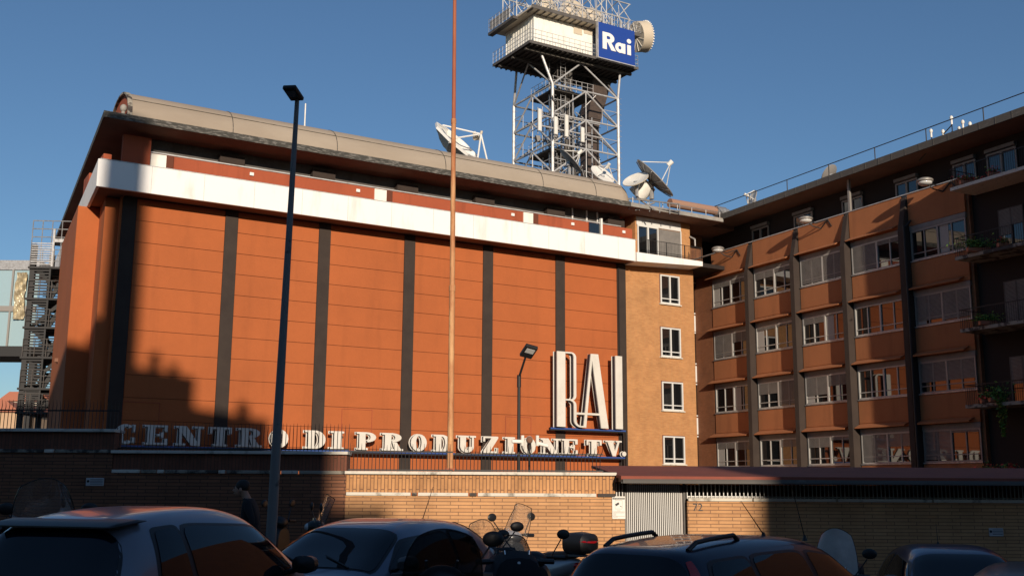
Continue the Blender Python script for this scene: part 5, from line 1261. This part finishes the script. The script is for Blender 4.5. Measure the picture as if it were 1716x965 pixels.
# ------------------------------------------------------------------ scooters
def scooter(label, loc, head, body='silverplastic', case=None, screen=('clear', .50, .55), mirrors=True, cover=False, scale=1.0, red=True):
    r = empty('scooter', (loc[0], loc[1], grd(loc[0]) + (.12 if loc[1] > 15.6 else 0)), head, label, 'scooter', 'scooters parked along the street'); r.scale = (scale,) * 3
    bm_ = M[body]
    for x in (.66, -.60):
        w_ = MB().tube((x, -.055, .26), (x, .055, .26), .26, .26, 26).build('wheel', M['rubber'], r, smooth=True); MB().tube((x, -.06, .26), (x, .06, .26), .15, .15, 18).build('rim', M['rim'], w_)
    MB().loft([(-1.0, 0, .74, .03, .03), (-.92, 0, .70, .11, .09), (-.6, 0, .62, .19, .16), (-.25, 0, .55, .17, .17), (-.05, 0, .42, .14, .14), (.25, 0, .28, .15, .06), (.42, 0, .32, .14, .08)], 18, 2.8).build('rear_fairing', bm_, r, smooth=True)
    MB().loft([(-.92, 0, .82, .05, .02), (-.8, 0, .83, .14, .06), (-.45, 0, .80, .17, .07), (-.2, 0, .76, .14, .06), (-.08, 0, .72, .06, .03)], 16, 2.8).build('seat', M['black'], r, smooth=True)
    MB().loft([(.30, 0, .62, .17, .33), (.40, 0, .64, .235, .36), (.50, 0, .64, .20, .34), (.60, 0, .62, .10, .28), (.64, 0, .60, .03, .2)], 20, 3).build('leg_shield', bm_, r, smooth=True)
    MB().loft([(.38, 0, .46, .07, .03), (.55, 0, .54, .09, .05), (.75, 0, .54, .085, .05), (.92, 0, .42, .06, .04)], 14, 2.4).build('front_fender', bm_, r, smooth=True)
    MB().tube((.62, -.09, .26), (.44, -.05, .95), .022).tube((.62, .09, .26), (.44, .05, .95), .022).build('fork', M['chrome'], r)
    MB().ell((.42, 0, 1.03), (.15, .17, .10), 18, 12).build('headset', bm_, r, smooth=True)
    MB().ell((.53, 0, 1.03), (.06, .09, .06), 14, 10).build('headlight', M['lens'], r, smooth=True)
    MB().path([(.36, -.36, 1.05), (.40, -.16, 1.06), (.40, .16, 1.06), (.36, .36, 1.05)], .018).tube((.355, -.38, 1.05), (.375, -.24, 1.056), .026).tube((.355, .38, 1.05), (.375, .24, 1.056), .026).build('handlebar', M['black'], r)
    if mirrors:
        for s in ((1, -1) if mirrors is True else (-1,)):
            g = MB(); g.tube((.38, s * .22, 1.07), (.42, s * .36, 1.26), .008, n=6); g.ell((.42, s * .39, 1.32), (.022, .075, .095) if cover else (.022, .085, .06), 16, 10); g.build('mirror', M['black'], r, smooth=True)
    if red: MB().ell((-.97, 0, .70), (.05, .10, .05), 14, 8).build('tail_light', M['redlens'], r, smooth=True)
    if case:
        MB().loft([(-1.22, 0, 1.00, .10, .08), (-1.17, 0, 1.0, .18, .135), (-1.0, 0, 1.0, .215, .155), (-.83, 0, 1.0, .19, .14), (-.78, 0, 1.0, .10, .09)], 20, 3).build('top_case', M[case], r, smooth=True)
        MB().loft([(-1.235, 0, 1.02, .06, .012), (-1.20, 0, 1.03, .15, .02), (-1.16, 0, 1.03, .185, .02)], 12, 3).build('case_reflector', M['redlens'], r, smooth=True); MB().box(-1.1, -.8, -.1, .1, .82, .85).build('rack', M['chrome'], r)
    if screen:
        mm, wd, hh = screen; x0 = .50
        def f(off):
            def q(u, v):
                a = 2 * u - 1; w_ = wd / 2 * (1 - .32 * v ** 3); hgt = hh * v * (1 - .14 * v * a * a); y = a * w_; return (x0 + off - .22 * v - .42 * a * a * wd * .5, y, 1.0 - .1 * (1 - v) + hgt)
            return q
        g = MB(); g.grid(f(0), 14, 14); g.grid(f(-.004), 14, 14, flip=True); g.build('windscreen', M[mm], r, smooth=True)
        MB().path([f(-.002)(u_ / 16 if k_ == 0 else (1 if k_ == 1 else 0), 1 if k_ == 0 else u_ / 16) for k_, rg_ in ((2, range(0, 17)), (0, range(0, 17)), (1, range(16, -1, -1))) for u_ in rg_], .006, 5).build('screen_edge', M['smoke'], r)
        for s in (1, -1): MB().tube((x0 - .02, s * .10, 1.0), (x0 - .06, s * .12, 1.16), .012).build('screen_bracket', M['chrome'], r)
    if cover: MB().loft([(-.45, 0, .66, .10, .10), (-.2, 0, .74, .22, .26), (.0, 0, .76, .25, .36), (.40, 0, .76, .25, .40), (.56, 0, .72, .235, .38), (.62, 0, .68, .15, .3)], 20, 3.2).build('leg_apron', M['clothdark'], r, smooth=True)
    return r
scooter('large black scooter with rounded top case between the pale blue car and estate car', (-.50, 8.55), R(97), 'black', case='p_blue', screen=('smoke', .60, .40), mirrors='one', scale=1.07)
scooter('black scooter with a cloth leg apron, just left of the silver scooter', (-.02, 11.6), R(-80), 'black', screen=('smoke', .36, .30), cover=True, mirrors=None, scale=1.06)
scooter('dark scooter in shadow between the apron scooter and the estate car', (.42, 12.9), R(110), 'black', screen=None, mirrors=True)
scooter('low black scooter squeezed between the pale blue car and the apron scooter', (-.42, 13.9), R(-75), 'black', screen=('clear', .40, .40), mirrors=True, scale=1.03)
scooter('silver scooter with tall clear screen and black top case before the ochre wall', (.30, 16.0), R(132), 'silverplastic', case='black', screen=('clear', .5, .52))
scooter('scooter with a clear screen standing behind the pale blue car', (-2.45, 16.2), R(200), 'black', screen=('clear', .46, .5), scale=1.0)
scooter('scooter with a large scratched milky screen beside the nose of the estate car', (3.98, 13.4), R(248), 'black', case='black', screen=('milky', .50, .60))
scooter('scooter with a wide clear screen rising behind the silver hatchback', (-4.7, 10.9), R(100), 'black', screen=('clear', .62, .62), scale=1.04)
scooter('black scooter in the shade behind the tall street lamp, next to the walking man', (-3.15, 16.6), R(160), 'black', screen=None)

# ------------------------------------------------------------------ person walking along the wall
def person():
    X, Y = -3.66, 15.6; z0 = grd(X) + .12
    r = empty('person', (X, Y, z0), pi, 'dark clothed man walking left with bowed head, beside the tall street lamp', 'person')
    r.scale = (.93,) * 3
    J = {'pelvis': (0, 0, .93), 'waist': (.02, 0, 1.05), 'chest': (.06, 0, 1.28), 'neck': (.10, 0, 1.47), 'nk2': (.14, 0, 1.54), 'head': (.19, 0, 1.62), 'crown': (.20, 0, 1.72),
         'shL': (.06, .18, 1.40), 'elL': (-.06, .24, 1.13), 'wrL': (.10, .24, .92), 'shR': (.06, -.18, 1.40), 'elR': (.04, -.25, 1.12), 'wrR': (.24, -.17, 1.02),
         'hipL': (0, .10, .88), 'knL': (.16, .11, .50), 'anL': (.12, .11, .09), 'toL': (.28, .12, .04), 'hipR': (0, -.10, .88), 'knR': (-.04, -.11, .48), 'anR': (-.30, -.11, .14), 'toR': (-.18, -.12, .03)}
    Ra = {'pelvis': .15, 'waist': .135, 'chest': .165, 'neck': .075, 'nk2': .058, 'head': .095, 'crown': .075, 'shL': .072, 'elL': .045, 'wrL': .03, 'shR': .072, 'elR': .045, 'wrR': .03, 'hipL': .095, 'knL': .065, 'anL': .042, 'toL': .035, 'hipR': .095, 'knR': .065, 'anR': .042, 'toR': .035}
    E_ = [('pelvis', 'waist'), ('waist', 'chest'), ('chest', 'neck'), ('neck', 'nk2'), ('nk2', 'head'), ('head', 'crown'), ('chest', 'shL'), ('shL', 'elL'), ('elL', 'wrL'), ('chest', 'shR'), ('shR', 'elR'), ('elR', 'wrR'), ('pelvis', 'hipL'), ('hipL', 'knL'), ('knL', 'anL'), ('anL', 'toL'), ('pelvis', 'hipR'), ('hipR', 'knR'), ('knR', 'anR'), ('anR', 'toR')]
    pts = dict(J); rad = dict(Ra); ed = list(E_)
    for s, w_ in ((1, 'wrL'), (-1, 'wrR')):
        base = Vector(J[w_]); el = Vector(J['elL' if s > 0 else 'elR']); d = (base - el).normalized(); sd = Vector((0, 1, 0)).cross(d).normalized()
        palm = base + d * .06; pn = w_ + 'p'; pts[pn] = tuple(palm); rad[pn] = .028; ed.append((w_, pn))
        for k, (o, ln) in enumerate(((-.027, .065), (-.009, .075), (.009, .07), (.027, .055))):
            a = palm + d * .035 + sd * o; b = a + d * ln * .55 + Vector((0, -s * .008, -.004)); c = b + d * ln * .35 + Vector((0, -s * .022, -.006))
            for q, v, rr in ((f'{pn}{k}a', a, .011), (f'{pn}{k}b', b, .009), (f'{pn}{k}c', c, .008)): pts[q] = tuple(v); rad[q] = rr
            ed += [(pn, f'{pn}{k}a'), (f'{pn}{k}a', f'{pn}{k}b'), (f'{pn}{k}b', f'{pn}{k}c')]
        a = palm - d * .02 + sd * .032; b = a + sd * .025 + d * .03
        pts[pn + 't'] = tuple(a); rad[pn + 't'] = .012; pts[pn + 'u'] = tuple(b); rad[pn + 'u'] = .009; ed += [(pn, pn + 't'), (pn + 't', pn + 'u')]
    names = list(pts); ix = {n: i for i, n in enumerate(names)}
    me = bpy.data.meshes.new('body'); me.from_pydata([pts[n] for n in names], [(ix[a], ix[b]) for a, b in ed], []); o = bpy.data.objects.new('body', me); C.objects.link(o); o.parent = r
    md = o.modifiers.new('skin', 'SKIN'); sv = me.skin_vertices[0].data
    for n, i in ix.items(): sv[i].radius = (rad[n], rad[n] * (1.25 if n in ('pelvis', 'waist', 'chest') else 1)); 
    for n in names: sv[ix[n]].use_root = (n == 'pelvis')
    sub = o.modifiers.new('sub', 'SUBSURF'); sub.levels = 2; sub.render_levels = 2
    dg = bpy.context.evaluated_depsgraph_get(); m2 = bpy.data.meshes.new_from_object(o.evaluated_get(dg)); o.modifiers.clear(); o.data = m2
    for mm in (M['skin'], M['clothdark']): m2.materials.append(mm)
    hl = (Vector(J['wrL']), Vector(J['wrR']))
    for p in m2.polygons:
        c = p.center; skin = c.z > 1.485 or any((c - h).dot((h - Vector(J[e])).normalized()) > -.01 and (c - h).length < .22 for h, e in ((hl[0], 'elL'), (hl[1], 'elR')))
        p.material_index = 0 if skin else 1
    m2.shade_smooth()
    hd = Vector(J['head'])
    MB().ell(hd + Vector((-.015, 0, .045)), (.112, .094, .100), 20, 14).build('hair', M['hair'], r, smooth=True)
    g = MB(); g.ell(hd + Vector((.045, 0, -.02)), (.075, .068, .095), 18, 12); g.tube(hd + Vector((.105, 0, .02)), hd + Vector((.132, 0, -.03)), .012, .018, 8); g.ell(hd + Vector((.10, 0, -.065)), (.025, .028, .010), 10, 6)
    for s in (1, -1): g.ell(hd + Vector((.0, s * .088, -.01)), (.022, .014, .035), 10, 8)
    g.build('face', M['skin'], r, smooth=True)
    g = MB()
    for s in (1, -1): g.ell(hd + Vector((.108, s * .032, .02)), (.012, .014, .009), 10, 6)
    g.build('eye', M['black'], r, smooth=True)
person()
r = empty('shoulder_bag', (-3.50, 15.75, 0.96), .2, 'pale grey bag slung behind the walking man', 'bag')
MB().loft([(-.10, 0, 0, .07, .09), (-.08, 0, 0, .09, .13), (.10, 0, 0, .09, .14), (.13, 0, 0, .06, .10)], 14, 3.5).build('pouch', M['helmet'], r, smooth=True); MB().path([(-.08, -.02, .12), (-.16, -.02, .36), (-.2, .02, .5)], .012).build('strap', M['clothdark'], r)
